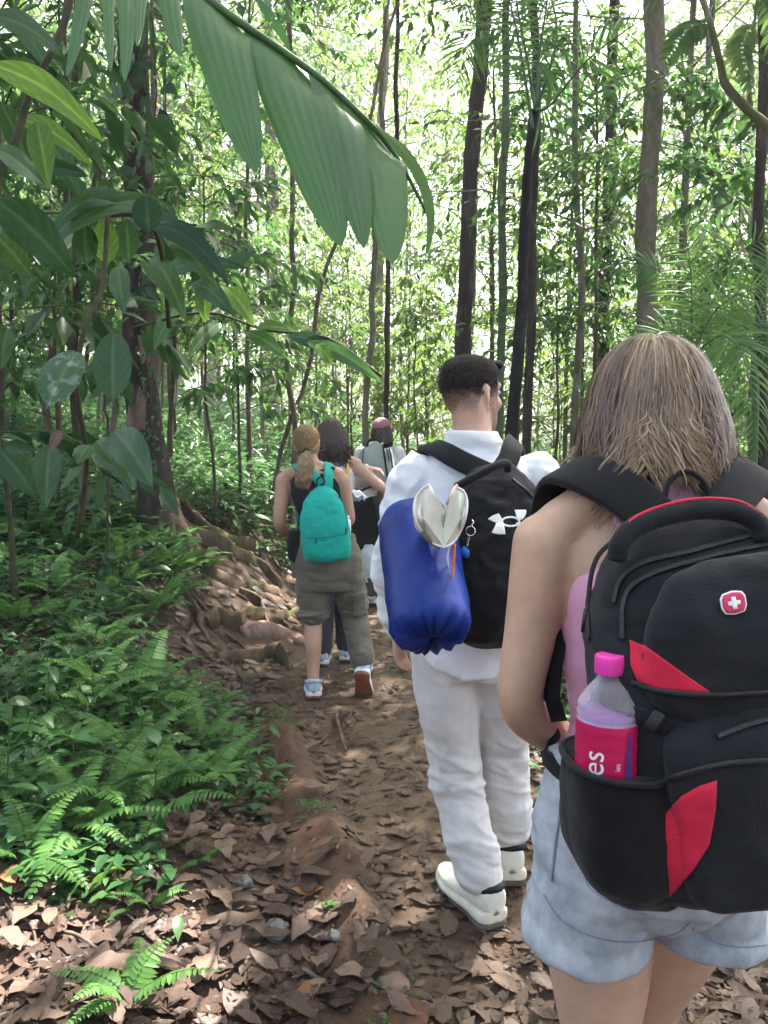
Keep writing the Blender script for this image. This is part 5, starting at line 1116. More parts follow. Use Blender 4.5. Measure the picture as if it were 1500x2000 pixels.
# bottle
bl = A(.276, .930, 1.002); BT = thing('water_bottle', 'clear plastic bottle with pink cap and crimson label in the side pocket', 'bottle', tuple(bl))
m_pl, t_, o_ = nt('clear_plastic'); p_ = node(t_, 'ShaderNodeBsdfPrincipled'); p_.inputs['Base Color'].default_value = (.80,.72,.82,1); p_.inputs['Roughness'].default_value = .12; p_.inputs['Specular IOR Level'].default_value = .8; tr_ = node(t_, 'ShaderNodeBsdfTransparent'); tr_.inputs[0].default_value = (.95,.93,.97,1)
lw_ = node(t_, 'ShaderNodeLayerWeight'); lw_.inputs[0].default_value = .35; mr_ = node(t_, 'ShaderNodeMapRange'); mr_.inputs[3].default_value = .16; mr_.inputs[4].default_value = .8; t_.links.new(lw_.outputs[1], mr_.inputs[0]); mx_ = node(t_, 'ShaderNodeMixShader'); t_.links.new(mr_.outputs[0], mx_.inputs[0]); t_.links.new(tr_.outputs[0], mx_.inputs[1]); t_.links.new(p_.outputs[0], mx_.inputs[2]); t_.links.new(mx_.outputs[0], o_.inputs[0])
prof = [(.0,.028), (.004,.033), (.10,.0345), (.165,.0345), (.172,.0338), (.177,.0348), (.183,.0332), (.188,.0338), (.195,.030), (.20,.027), (.208,.0225), (.216,.016), (.222,.0125), (.232,.0125)]
bp = stack([(z, 0, 0, r*1.1, r*1.1) for z, r in prof], 28, 2); make('bottle_wall', move(bp, bl), m_pl, BT, bl)
make('cap', move(stack([(.226,0,0,.0165,.0165), (.229,0,0,.0178,.0178), (.246,0,0,.0176,.0176), (.249,0,0,.016,.016)], 30, 2), bl), simple('pink_cap_plastic', (.80,.06,.42), .4, .05, bump=0), BT, bl)
make('drink', move(stack([(.004,0,0,.033,.033), (.05,0,0,.0358,.0358), (.180,0,0,.0352,.0352)], 24, 2), bl), simple('purple_drink', (.35,.16,.42), .15, .08, bump=0), BT, bl)
lab = make('label', rings(np.array([[[(.0390+.0006*math.sin(z*400))*math.cos(a)+bl[0], (.0390+.0006*math.sin(z*400))*math.sin(a)+bl[1], bl[2]+z] for a in np.linspace(0, 2*PI, 41)[:-1]] for z in np.linspace(.08, .170, 16)]), cap=False), simple('crimson_label', (.55,.01,.09), .3, .12, 30, .3, 60, .5), BT, bl)
def text_on(txt, size, fn, mat, name, parent, base):
    c = bpy.data.curves.new('t', 'FONT'); c.body = txt; c.size = size; c.align_x = 'LEFT'; o = bpy.data.objects.new('t', c); COL.objects.link(o)
    dg = bpy.context.evaluated_depsgraph_get(); me = bpy.data.meshes.new_from_object(o.evaluated_get(dg)); V = np.zeros(len(me.vertices)*3, np.float32); me.vertices.foreach_get('co', V); V = V.reshape(-1, 3)
    Fp = [list(p.vertices) for p in me.polygons]; bpy.data.objects.remove(o); bpy.data.meshes.remove(me)
    W_ = np.array([fn(x, y) for x, y, _ in V]); m2 = bpy.data.meshes.new(name); m2.from_pydata(W_-np.asarray(base), [], Fp); return link(name, m2, mat, parent)
def onlab(a0, z0):
    def f(x, y):     # text runs upward, its top to the left
        a = a0-y/.0368; return A(bl[0]+.0400*math.cos(a), bl[1]+.0400*math.sin(a), bl[2]+z0+x)
    return f
text_on('les', .036, onlab(math.radians(-112), .102), M['white_print'], 'lettering', lab, bl)
text_on('ies', .009, onlab(math.radians(-84), .118), M['white_print'], 'lettering', lab, bl)
make('label_stripe', rings(np.array([[[.0398*math.cos(a)+bl[0], .0398*math.sin(a)+bl[1], bl[2]+z] for a in np.linspace(-1.18-.08*s, -1.18+.08*s, 5)] for z, s in ((.08,2.4), (.12,1.6), (.15,.9), (.165,.4))]), cap=False, closed=False), simple('label_purple', (.12,.04,.22), .35, .05, bump=0), lab, bl)
# ---------------------------------------------------------------- man in white
L2 = A(.275, 2.36, 0); L2[2] = Hs(*L2[:2])
MN = thing('person', 'man in white shirt and loose white trousers with cropped dark hair', 'person', tuple(L2))
HC2 = A(-.012,.02,1.655); hd, HM2 = head_parts(HC2, -.92, 0, 1.02)
body = [stack([(.80,0,0,.12,.09), (.90,0,0,.16,.11), (1.05,0,0,.145,.10), (1.25,0,0,.17,.11), (1.40,0,-.01,.165,.10), (1.47,0,-.01,.09,.07), (1.50,0,0,.06,.06)], 26, 4), limb([(0,-.015,1.42), (-.004,-.008,1.50), (-.01,.0,1.60)], [.064,.061,.060], 16, 4)]+hd
body.append(limb([(-.01,-.022,1.50), (-.012,-.022,1.57), (-.013,-.025,1.63)], [.05,.05,.05], 14, 3))
body += arm_parts((-.19,-.01,1.42), (-.245,-.02,1.14), (-.235,.05,.93), (.055,.048,.042,.04,.029), d=(.12,.12,-1), n=(.8,-.3,0), side=-1, curl=.55, s=1.08)
body += arm_parts((.19,-.01,1.42), (.25,-.02,1.14), (.22,.12,.94), (.055,.048,.042,.04,.029), d=(-.1,.3,-1), n=(-1,0,0), side=1, curl=.6, s=1.08)
body += leg_parts((-.09,0,.88), (-.045,.05,.48), (.03,.0,.10), toe=(-.42,.9,0), foot=False)+leg_parts((.09,.02,.88), (.115,.14,.50), (.15,.19,.11), foot=False)
body2 = fuse(body, .0068, 5)
hl = (body2[0]-HC2)@np.linalg.inv(HM2[:3,:3]).T   # head space
st = sst(-.07, .035, hl[:,2]+.012*fbm(hl*30, 2, 1)-.25*np.clip(hl[:,1]-.0, 0, .06))*(hl[:,1] < .062)*(hl[:,2] > -.09)*(np.abs(hl[:,0]) < .0795)
beard = .55*sst(-.02, -.05, hl[:,2])*sst(.0, .03, hl[:,1])*(hl[:,2] > -.13)*(np.abs(hl[:,0]) < .08)*(hl[:,1] > 0)
body2 = move(body2, L2); make('body', body2, M['skin_m'], MN, L2, attrs={'stubble': np.clip(st*1.0+beard, 0, 1)}); eyes(MN, None, HM2)
# short cropped hair: fine bristles growing from the scalp, fading out towards the neck
r = np.random.default_rng(9); Nn = vnormals(body2[0], body2[1]); Rin = np.linalg.inv(HM2[:3,:3])
ok = np.where((hl[:,2] > -.05) & (hl[:,1] < .075) & (np.abs(hl[:,2]) < .2) & (np.linalg.norm(hl, axis=1) < .16) & (np.abs(hl[:,0]) < .080))[0]
pick = r.choice(ok, 20000); f = hl[pick]; dens = sst(-.065, .045, f[:,2]-.35*np.clip(f[:,1]-.015, 0, .06)-.25*np.clip(np.abs(f[:,0])-.06, 0, .03))
keep = (r.random(len(pick)) < dens) & ~((f[:,1] > .055) & (f[:,2] < .072)); pick, f, dens = pick[keep], f[keep], dens[keep]
nn_ = Nn[pick]; tang = A(0,.9,-.1)@HM2[:3,:3].T/1.02; dd = nrm(nn_*.75+tang*np.where(f[:,2:3] > .05, .8, .15)+A(0,0,-.5)*(f[:,2:3] < .05)+r.normal(0, .12, nn_.shape)); ln = .0014+.0125*sst(-.005, .085, f[:,2])
root = body2[0][pick]+r.normal(0, .0018, (len(pick), 3)); P = np.stack([root+dd*ln[:,None]*q for q in np.linspace(-.2, 1, 6)], 1)
put_hair(MN, L2, P, r.random(len(pick)), HC2+L2, .0024, M['hair_m'])
# shirt
hemf = lambda ph: -.02-.075*np.abs(np.sin(ph))**1.5+.05
shirt = [stack([(.865,0,-.005,.195,.142), (.95,0,-.005,.193,.142), (1.1,0,0,.19,.135), (1.25,0,0,.203,.138), (1.38,0,-.01,.198,.13), (1.45,0,-.012,.165,.105), (1.49,0,-.01,.105,.082), (1.515,-.003,-.012,.088,.088), (1.532,-.005,-.012,.079,.084), (1.547,-.006,-.012,.076,.082)], 36, 5, dz=hemf)]
for q in (-1, 1):
    E_, W_ = (A(-.245,-.02,1.14), A(-.235,.05,.95)) if q < 0 else (A(.25,-.02,1.14), A(.22,.12,.96))
    S_ = A(q*.175,-.01,1.415); shirt.append(tube([S_, lerp(S_, E_, .4), lerp(S_, E_, .9), lerp(E_, W_, .4), lerp(E_, W_, .85), lerp(E_, W_, 1.02)], [.078,.074,.066,.062,.054,.045], 18, 5, round_=True))
shirt = fuse(shirt, .0075, 5)
def wr2(v):
    arm = sst(.16, .22, np.abs(v[:,0])); return .0045*fbm(v*A(9,9,22), 3, 12)+arm*.008*fbm(v*A(12,12,30), 2, 15)+.009*crease(v, A(9,9,11), 18)+arm*.008*crease(v, A(9,9,20), 19)
shirt = move(wrinkle(shirt, wr2), L2); make('shirt', shirt, M['linen_shirt'], MN, L2)
def leg2(pts, r): return tube(pts, r, 22, 5, round_=True)
tr = fuse([stack([(.80,0,0,.155,.115), (.88,0,-.005,.182,.13), (.98,0,0,.172,.122), (1.03,0,0,.165,.118)], 30, 4),
           leg2([(-.085,0,.88), (-.075,.01,.70), (-.045,.04,.48), (-.012,.015,.30), (.022,-.005,.19), (.03,-.005,.155)], [.11,.098,.083,.078,.073,.070]),
           leg2([(.085,.01,.88), (.10,.07,.70), (.118,.135,.50), (.135,.165,.33), (.15,.185,.24), (.152,.19,.205)], [.11,.10,.086,.081,.077,.074])], .0075, 4)
def wr3(v):
    kn = np.exp(-((v[:,2]-.47)/.09)**2)+1.3*np.exp(-((v[:,2]-.2)/.09)**2)
    q = v.copy(); q[:,2] += .35*v[:,0]+.15*v[:,1]
    return kn*(.0055*fbm(q*A(7,7,34)+fbm(v*6,2,3)[:,None]*1.5, 2, 21)+.002*fbm(q*A(14,14,70), 2, 23))+.006*fbm(v*A(9,9,7), 3, 25)+.002*fbm(v*A(26,26,6), 2, 27)+(.004+.008*kn)*crease(q, A(7,7,17), 29)+.004*crease(v, A(12,12,3.5), 31)
trz = wrinkle(tr, wr3)
make('trousers', move(trz, L2), M['linen'], MN, L2)
ms = [M['shoe_cream'], M['shoe_sole'], M['rubber'], M['shoe_dark'], M['shoe_cream']]
f1 = A(.03,.02,0)+L2; f1[2] = Hs(*f1[:2])+.004; put_shoe(MN, L2, f1, (-.42,.9), ms, L=.33, sole=.052, collar=.105, wd=.056)
f2 = A(.152,.205,0)+L2; f2[2] = Hs(*f2[:2])+.02; put_shoe(MN, L2, f2, (0,1), ms, L=.32, sole=.05, collar=.105, wd=.056, pitch=-.10)
# sunglasses pushed up on the head
SG = thing('sunglasses', 'black sunglasses resting on the head of the man in white', 'sunglasses', tuple(L2+HC2))
hw = lambda pts: np.array(pts)@HM2[:3,:3].T+HC2+L2
make('temple', tube(hw([(.084,-.03,.0), (.086,-.02,.018), (.085,.03,.056), (.066,.07,.086)]), .0028, 6, 4), M['shoe_dark'], SG, L2+HC2)
make('temple', tube(hw([(-.084,-.03,.0), (-.086,-.02,.018), (-.085,.03,.056), (-.066,.07,.086)]), .0028, 6, 4), M['shoe_dark'], SG, L2+HC2)
for q in (-1, 1): make('lens', (hw(ball((q*.034,.074,.092), (.029,.009,.017), 16, 8)[0]), ball((0,0,0), 1, 16, 8)[1]), simple('dark_lens', (.01,.01,.012), .12, .1, bump=0, spec=.6), SG, L2+HC2)

# black backpack with white emblem
Bm = A(.335, 2.36-.135, L2[2]+.945); B2 = thing('backpack', 'black backpack with white interlocking emblem on the man in white', 'backpack', tuple(Bm))
s2 = fuse([bag_shell([(0,.09,.08), (.012,.125,.13), (.05,.150,.18), (.15,.163,.205), (.27,.158,.19), (.36,.142,.16), (.43,.118,.12), (.475,.088,.085), (.505,.055,.05), (.515,.02,.02)], 2.7, 36)], .007, 3)
s2 = wrinkle(s2, lambda v: .006*fbm(v*A(8,8,13), 3, 31)+.0035*fbm(v*A(25,25,40), 2, 33)+.006*crease(v, A(8,8,15), 34))
s2 = move(xf(xf(s2, rotm('X', math.radians(4), (0,0,.4))), rotm('Y', math.radians(-7), (0,0,.25))), Bm); make('main_compartment', s2, M['pack_b'], B2, Bm); b2 = bvh(s2)
L_ = [[(953,1014), (962,1007), (974,1003), (979,1011), (983,1019), (975,1023), (965,1020)], [(960,1041), (966,1030), (969,1022), (982,1020), (985,1030), (987,1044), (973,1044)],
      [(1005,996), (1028,996), (1027,1006), (1022,1014), (1010,1018), (1008,1008)], [(1008,1020), (1020,1020), (1030,1030), (1036,1040), (1022,1043), (1012,1040)]]
em = make('emblem', join([patch_px(b2, p, .003, 4, 3) for p in L_]+[ribbon_px(b2, [(997+18*math.cos(a), 1019+9*math.sin(a)) for a in np.linspace(0, 2*PI, 21)], .0055, .0012, .002, 3, 1)]), M['white_print'], B2, Bm)
for pts in ([(1000,935), (1045,975), (1075,1040)], [(905,985), (890,1060), (888,1150), (900,1230)]): make('zip', ribbon_px(b2, pts, .008, .003, .001), M['zip'], B2, Bm)
bsh = bvh(join([shirt, body2])); t2 = lambda p: L2+np.array(p)
make('shoulder_strap', strap_on(bsh, t2([(.02,-.16,1.425), (-.04,-.135,1.452), (-.10,-.09,1.485), (-.14,-.01,1.50), (-.145,.06,1.45), (-.14,.13,1.3), (-.16,.12,1.15), (-.18,.0,1.05), (-.1,-.15,1.0)]), .062, .013, .003), M['web'], B2, Bm)
make('shoulder_strap', strap_on(bsh, t2([(.055,-.16,1.43), (.085,-.125,1.465), (.105,-.06,1.505), (.12,.0,1.51), (.13,.06,1.45), (.14,.13,1.3), (.16,.12,1.15), (.18,.0,1.05), (.14,-.15,1.0)]), .062, .013, .003), M['web'], B2, Bm)
make('carry_handle', cord_px([(892,950,2.10), (915,938,2.07), (945,922,2.07), (972,908,2.08), (990,905,2.10), (992,918,2.12)], .0115, 10), M['web'], B2, Bm)
# keyring
kb = at(918, 1035, 2.0); KR = thing('keyring', 'metal keyring with a blue house-shaped tag hanging on the black backpack', 'keyring', tuple(kb))
kd = min(pxray(b2, [(918,1035), (908,1078), (912,1060)], 0)[0][:,1])-.010
c_ = at(919, 1037, kd); make('ring', tube([c_+A(.0125*math.cos(a), .003*math.sin(a*2), .0125*math.sin(a)) for a in np.linspace(0, 2*PI, 25)], .0016, 6), M['metal'], KR, kb)
make('clip', cord_px([(921,1027,kd), (925,1020,kd), (922,1015,kd+.005)], .002, 6), M['metal'], KR, kb)
make('chain', join([tube([at(916.5-i*.9, 1048+i*4.5, kd)+A(.0028*math.cos(a)*(1 if i % 2 else .3), .0028*math.cos(a)*(0 if i % 2 else 1), .0035*math.sin(a)) for a in np.linspace(0, 2*PI, 11)], .0008, 5) for i in range(5)]), M['metal'], KR, kb)
tg_ = [(-9,-4), (-1,-12), (10,-3), (10,9), (4,12), (-9,8)]
tagm = np.array([[at(907+x, 1078+y, kd-.004*k) for x, y in tg_] for k in (0, 1)]); make('tag', rings(tagm), simple('blue_plastic_tag', (.02,.14,.55), .35, .1, bump=0), KR, kb, smooth=False)

# blue stuff sack strapped to the pack
Sa, Sb = at(814, 1030, 2.13), at(842, 1222, 1.91); SB = thing('stuff_sack', 'bright blue drawstring sleeping bag sack hanging by the man in white', 'sack', tuple(Sb))
ax = nrm(Sb-Sa); Ln = np.linalg.norm(Sb-Sa); T_, U_, W_ = ax, nrm(np.cross(ax, A(0,1,0))), None; W_ = np.cross(ax, U_)
ss = np.concatenate([np.array([-.20,-.18,-.11]), np.linspace(0, 1, 26), np.array([1.06,1.10,1.12,1.125,1.12,1.10])]); rr = np.concatenate([[.02,.055,.086], .1*(.96+.10*np.sin(np.linspace(.3, PI-.55, 26))**.7), [.094,.078,.058,.038,.022,.010]])
nph = 64; ph = np.arange(nph)*2*PI/nph; Rg = []
for i, (s_, r_) in enumerate(zip(ss, rr)):
    pk_ = sst(.86, 1.06, s_); fold = 1+pk_*(.022*np.sin(ph*17+2*np.sin(ph*3))+.016*np.sin(ph*9+1))*(.12 if s_ < 1.03 else (.45 if s_ < 1.08 else 2.6))+.012*np.sin(ph*3+s_*5)
    Rg.append(Sa+ax*Ln*s_+(U_*np.cos(ph)[:,None]+W_*np.sin(ph)[:,None])*(r_*fold)[:,None]+ax*(pk_*(.002 if s_ < 1.08 else .008)*np.sin(ph*17+2*np.sin(ph*3)))[:,None])
sk = wrinkle(rings(np.array(Rg)), lambda v: .004*fbm(v*A(9,9,9), 3, 41)+.003*crease(v, A(9,9,14), 43)); make('sack_body', sk, M['blue'], SB, Sb)
make('drawstring_knot', ball(Sb+ax*.022, (.012,.012,.010)), simple('violet_cord', (.06,.03,.35), .6), SB, Sb)
make('cord', cord_px([(888,1062,1.9), (886,1090,1.9), (884,1120,1.905), (881,1155,1.91)], .0035, 8), M['orange'], SB, Sb)
make('cord', cord_px([(880,1062,1.92), (874,1085,1.92), (876,1110,1.925)], .002, 6), M['white_print'], SB, Sb)
make('strap', cord_px([(893,950,2.08), (880,1000,1.97), (884,1060,1.92)], .004, 6), M['orange'], SB, Sb)
# cream hat, brim folded up on both sides
hb = at(866, 1066, 1.9); HT = thing('hat', 'cream wide-brimmed hat folded and tied over the blue sack', 'hat', tuple(hb))
def flap(outer, inner, Yo, Yi, bulge, nm):
    o_, i_ = resample(spline(np.array(outer, float), 4), 3)[:], None
    n_ = 22; o_ = resample(spline(np.array(outer, float), 5), 1e-9+np.linalg.norm(np.diff(spline(np.array(outer, float), 5), axis=0), axis=1).sum()/n_)[:n_]; i_ = resample(spline(np.array(inner, float), 5), np.linalg.norm(np.diff(spline(np.array(inner, float), 5), axis=0), axis=1).sum()/n_)[:n_]
    m_ = min(len(o_), len(i_)); o_, i_ = o_[:m_], i_[:m_]; Gd = []
    for t in np.linspace(0, 1, 12):
        e = np.sin(np.linspace(0, PI, m_)); row = [at(*(lerp(o_[k], i_[k], t)), lerp(Yo, Yi, t)+bulge*math.sin(PI*t)*e[k]+(1-t)*.012*math.sin(k*.5)) for k in range(m_)]; Gd.append(row)
    g_ = sheet(np.array(Gd), .0045); make('brim', g_, M['cream'], HT, hb)
    make('brim_edge', tube([p for p in np.array(Gd)[0]], .0035, 6), M['cream'], HT, hb)
flap([(838,947), (818,962), (809,988), (813,1020), (832,1050), (852,1064), (868,1069)], [(838,947), (850,966), (864,984), (873,997), (868,1020), (864,1045), (868,1069)], 1.86, 1.93, .03, 0)
flap([(893,953), (906,960), (912,980), (909,1010), (898,1040), (884,1060), (868,1069)], [(893,953), (882,966), (876,982), (873,997), (868,1020), (864,1045), (868,1069)], 1.86, 1.93, .025, 0)
crown = fuse([limb([at(836,990,1.975), at(834,1018,1.955), at(846,1046,1.935)], [.026,.034,.022], 16, 4)], .005, 2); make('crown', crown, M['cream'], HT, hb)
bc = bvh(crown); make('hat_band', tube([at(813,1018,1.885), at(824,1040,1.868), at(843,1060,1.868), at(860,1068,1.872)], .0055, 8, 4), M['band'], HT, hb)
make('chin_cord', cord_px([(872,985,1.94), (880,968,1.95), (886,955,1.99), (892,948,2.06)], .004, 6), simple('pinkish_cord', (.6,.35,.28), .7), HT, hb)
# ---------------------------------------------------------------- blonde woman with the teal backpack
L3 = A(-.335, 4.62, 0); L3[2] = Hs(*L3[:2])
W2 = thing('person', 'blonde woman with ponytail, black top and grey cargo trousers, one leg rolled up', 'person', tuple(L3))
C3 = A(-.13,.03,1.535); hd, HM3 = head_parts(C3, -.25, 0, .98)
tor = [(.78,0,0,.12,.09), (.88,0,0,.165,.12), (.98,-.015,0,.15,.11), (1.08,-.035,0,.125,.095), (1.2,-.06,0,.14,.1), (1.3,-.075,-.005,.15,.1), (1.36,-.085,-.01,.13,.085), (1.40,-.09,-.01,.075,.055)]
body = [stack(tor, 26, 4), limb([(-.09,-.015,1.36), (-.105,0,1.43), (-.12,.01,1.5)], [.052,.05,.05], 14, 3)]+hd
for q in (-1, 1): body.append(limb([(-.09+q*.03,-.01,1.405), (-.085+q*.15,-.01,1.35)], [.036,.045], 12, 3))
body += arm_parts((-.265,-.01,1.32), (-.29,-.03,1.05), (-.23,.17,.95), (.048,.044,.037,.036,.025), n=(1,0,0), side=-1, curl=.6)
body += arm_parts((.085,-.01,1.32), (.13,.03,1.07), (.06,.2,1.05), (.048,.042,.036,.035,.025), n=(-1,0,0), side=1, curl=.7)
body += leg_parts((-.08,0,.86), (-.095,.03,.47), (-.095,-.01,.10), (.09,.078,.056,.055,.035), foot=False)+leg_parts((.08,0,.86), (.15,.11,.48), (.20,.005,.205), (.09,.078,.056,.055,.035), toe=(.1,.5,-.85), foot=False)
body3 = move(fuse(body, .008, 4), L3); make('body', body3, M['skin_c'], W2, L3); eyes(W2, None, HM3)
top = fuse([stack([(.90,-.0,0,.168,.125), (.98,-.015,0,.158,.118), (1.08,-.035,0,.135,.104), (1.2,-.06,0,.150,.108), (1.3,-.075,-.005,.156,.108), (1.35,-.083,-.01,.13,.092), (1.385,-.088,-.01,.10,.07)], 28, 4)], .008, 2)
top = move(wrinkle(top, lambda v: .004*fbm(v*A(9,9,22), 2, 3)), L3); make('top', top, M['black_top'], W2, L3)
cg = fuse([stack([(.66,0,0,.15,.11), (.78,0,-.005,.185,.135), (.88,0,-.005,.192,.138), (.97,-.005,0,.175,.125), (1.0,-.008,0,.168,.12)], 28, 4),
           tube([(-.088,0,.85), (-.095,.015,.68), (-.095,.03,.55), (-.095,.028,.515)], [.115,.105,.099,.096], 20, 4, round_=True),
           tube([(.088,0,.85), (.125,.045,.66), (.152,.10,.50), (.175,.065,.36), (.195,.02,.26), (.20,.008,.225)], [.115,.105,.09,.08,.076,.076], 20, 4, round_=True)], .008, 3)
cg = wrinkle(cg, lambda v: .007*fbm(v*A(9,9,22), 3, 51)+.006*np.exp(-((v[:,2]-.52)/.06)**2)*fbm(v*A(6,6,60), 2, 53)); cg = move(cg, L3); co_ = make('trousers', cg, M['cargo'], W2, L3); bcg = bvh(cg)
make('cargo_pocket', patch_px(bcg, [(686,1165), (712,1160), (716,1200), (690,1206)], .012, 5, 4), M['cargo'], co_, L3)
make('pocket_flap', patch_px(bcg, [(684,1160), (712,1155), (713,1168), (687,1174)], .020, 4, 4), M['cargo'], co_, L3)
make('rolled_hem', tube([(-.095+.100*math.cos(a), .028+.098*math.sin(a), .515+.012*math.cos(a)) for a in np.linspace(0, 2*PI, 25)]+L3, .012, 8), M['cargo'], co_, L3)
sm = [M['shoe_grey'], M['shoe_white'], M['shoe_red'], M['shoe_grey'], M['teal']]
p_ = L3+A(-.095,.0,.0); p_[2] = Hs(*p_[:2])+.004; put_shoe(W2, L3, p_, (-.12,1), sm, L=.25, collar=.09)
put_shoe(W2, L3, L3+A(.205,-.065,.105), (.12,1), sm, pitch=-1.0, L=.25, collar=.09)
# hair drawn back to a ponytail
r = np.random.default_rng(31); hc3 = C3+L3; tie = hc3+A(.012,-.112,-.045); S = 1300
ph = r.uniform(-PI, PI, S*2); th = np.arccos(r.uniform(-.35, 1, S*2)); d = np.stack([np.sin(th)*np.sin(ph), -np.sin(th)*np.cos(ph), np.cos(th)], -1); d = d[~((d[:,1] > .3) & (d[:,2] < .6))][:S]; S = len(d)
Rh = A(.082,.104,.117); p0 = d*Rh; m = 24; P = np.zeros((S, m, 3)); tt = np.linspace(0, 1, 12)
tl_ = tie-hc3; tn = nrm(tl_/Rh)
for k, t in enumerate(tt):
    q = nrm(d*(1-t)+tn*t+1e-6); P[:,k] = q*Rh*(1+.01*r.random((S,1)))
cl = r.integers(0, 14, S); ca_ = cl/14*2*PI
for k in range(12, m):
    u = (k-11)/(m-12); rad = .010+.030*math.sin(PI*min(1, u*.75+.1))
    P[:,k] = tl_+A(.012*u-.03*u, -.03*math.sin(u*2), -.20*u)+np.stack([np.cos(ca_+u*2)*rad, np.sin(ca_+u*2)*rad*.8, .008*np.sin(u*18+ca_)], -1)*(1 if True else 0)+r.normal(0, .004+.006*u, (S, 3))*.9
put_hair(W2, L3, P+hc3, np.clip(cl/14*.5+.5*r.random(S), 0, 1), hc3, .005, M['hair_w2'], grad=.25)
make('hair_base', move(fuse([stack([(-.055,0,-.035,.06,.062), (0,0,-.018,.0775,.092), (.035,0,-.008,.081,.1025), (.07,0,-.008,.0755,.096), (.097,0,-.008,.056,.073), (.116,0,-.008,.028,.036)], 24, 3), limb([tl_+A(0,.02,0), tl_+A(0,-.01,-.03), tl_+A(-.01,-.02,-.12), tl_+A(-.018,-.02,-.18)], [.02,.024,.03,.014], 12, 3)], .008, 2), hc3), simple('hair_base_blonde', (.20,.125,.06), .7, .3, 60), W2, L3)
make('hair_tie', tube([tie+A(.017*math.cos(a), -.002, .017*math.sin(a)) for a in np.linspace(0, 2*PI, 13)], .006, 6), M['hair_w3'], W2, L3)
# teal pack
Bt = L3+A(-.005,-.125,.855); B3 = thing('backpack', 'small teal daypack on the blonde woman', 'backpack', tuple(Bt))
s3 = fuse([bag_shell([(0,.09,.08), (.012,.125,.12), (.05,.138,.145), (.15,.140,.15), (.26,.132,.135), (.34,.112,.11), (.39,.085,.075), (.42,.05,.045), (.43,.02,.02)], 2.8, 32)], .007, 3)
s3 = wrinkle(s3, lambda v: .006*fbm(v*A(9,9,14), 3, 61)+.003*fbm(v*A(24,24,34), 2, 63)); s3 = move(xf(s3, rotm('Y', math.radians(-6), (0,0,.2))), Bt); make('main_compartment', s3, M['teal'], B3, Bt); b3 = bvh(s3)
make('zip', ribbon_px(b3, [(597,1050), (625,1050), (655,1047), (672,1044)], .005, .003, .001, 3), cloth('dark_teal', (0,.22,.19)), B3, Bt)
make('zip', ribbon_px(b3, [(655,966), (668,980), (676,1010), (679,1038)], .005, .003, .001, 3), cloth('dark_teal_zip', (0,.2,.18)), B3, Bt)
for x, y in ((617,1054), (675,1036)): make('zip_pull', ribbon_px(b3, [(x,y-4), (x,y+8)], .007, .004, .003, 3), M['zip'], B3, Bt)
bt3 = bvh(join([body3, top])); q3 = lambda p: L3+np.array(p)
make('shoulder_strap', strap_on(bt3, q3([(-.03,-.13,1.30), (-.08,-.10,1.36), (-.15,-.07,1.385), (-.19,.0,1.40), (-.195,.08,1.33), (-.18,.12,1.2), (-.17,.05,1.0), (-.1,-.12,.93)]), .055, .008, .003), M['teal'], B3, Bt)
make('shoulder_strap', strap_on(bt3, q3([(.01,-.13,1.27), (.012,-.12,1.34), (.01,-.07,1.39), (.005,.0,1.41), (.0,.08,1.33), (.03,.12,1.2), (.1,.08,1.0), (.11,-.1,.93)]), .055, .008, .003), M['teal'], B3, Bt)
make('hang_loop', tube(q3([(-.045,-.135,1.275), (-.055,-.14,1.32), (-.03,-.14,1.345), (-.01,-.14,1.32), (-.012,-.135,1.275)]), .005, 6, 3), M['web'], B3, Bt)
wb = at(678, 1018, 4.47); WB = thing('small_bottle', 'small white bottle top poking from the teal daypack side pocket', 'bottle', tuple(wb)); make('bottle_wall', move(stack([(-.08,0,0,.022,.022), (.0,0,0,.022,.022), (.012,0,0,.012,.012), (.02,0,0,.012,.012)], 16, 3), wb), M['white_print'], WB, wb)
make('bottle_cap', move(stack([(.018,0,0,.014,.014), (.03,0,0,.014,.014), (.032,0,0,.011,.011)], 16, 2), wb), M['white_print'], WB, wb)
hbp = L3+A(-.2,.02,.94); HB = thing('hip_bag', 'small black hip bag at the left side of the blonde woman', 'bag', tuple(hbp))
make('pouch', move(fuse([stack([(-.11,0,0,.03,.05), (-.08,0,0,.045,.07), (.0,0,0,.05,.075), (.07,0,0,.04,.06), (.085,0,0,.015,.03)], 20, 4, power=3)], .006, 2), hbp), M['pack_b'], HB, hbp)
make('strap', strap_on(bt3, q3([(-.19,.02,1.01), (-.15,-.12,1.1), (-.02,-.13,1.3), (.04,-.06,1.40)]), .025, .003, .003), M['web'], HB, hbp)

# ---------------------------------------------------------------- dark-haired woman in front of her
L4 = A(-.35, 5.3, 0); L4[2] = Hs(*L4[:2])
W3 = thing('person', 'dark-haired woman in white top, arm bent out, ahead of the blonde woman', 'person', tuple(L4))
dz = at(648, 820, 5.3)[2]-L4[2]; C4 = A(-.01,.02,dz-.125); sh4 = dz-1.67
hd, HM4 = head_parts(C4, -.1)
U = lambda z: z+sh4
body = [stack([(U(.80),0,0,.12,.09), (U(.9),0,0,.165,.12), (U(1.06),0,0,.125,.09), (U(1.2),0,0,.14,.095), (U(1.32),0,0,.15,.095), (U(1.39),0,-.01,.10,.07), (U(1.43),0,-.01,.06,.05)], 24, 3), limb([(0,-.01,U(1.38)), (0,.0,U(1.46)), (-.005,.01,U(1.53))], [.05,.048,.05], 14, 3)]+hd
for q in (-1, 1): body.append(limb([(q*.03,-.01,U(1.43)), (q*.16,-.005,U(1.365))], [.036,.046], 12, 3))
el = at(750, 958, 5.28)-L4; wr = at(712, 1000, 5.55)-L4
body += arm_parts((.165,-.005,U(1.345)), el, wr, (.047,.042,.037,.036,.026), n=(0,0,1), side=1, curl=.6)
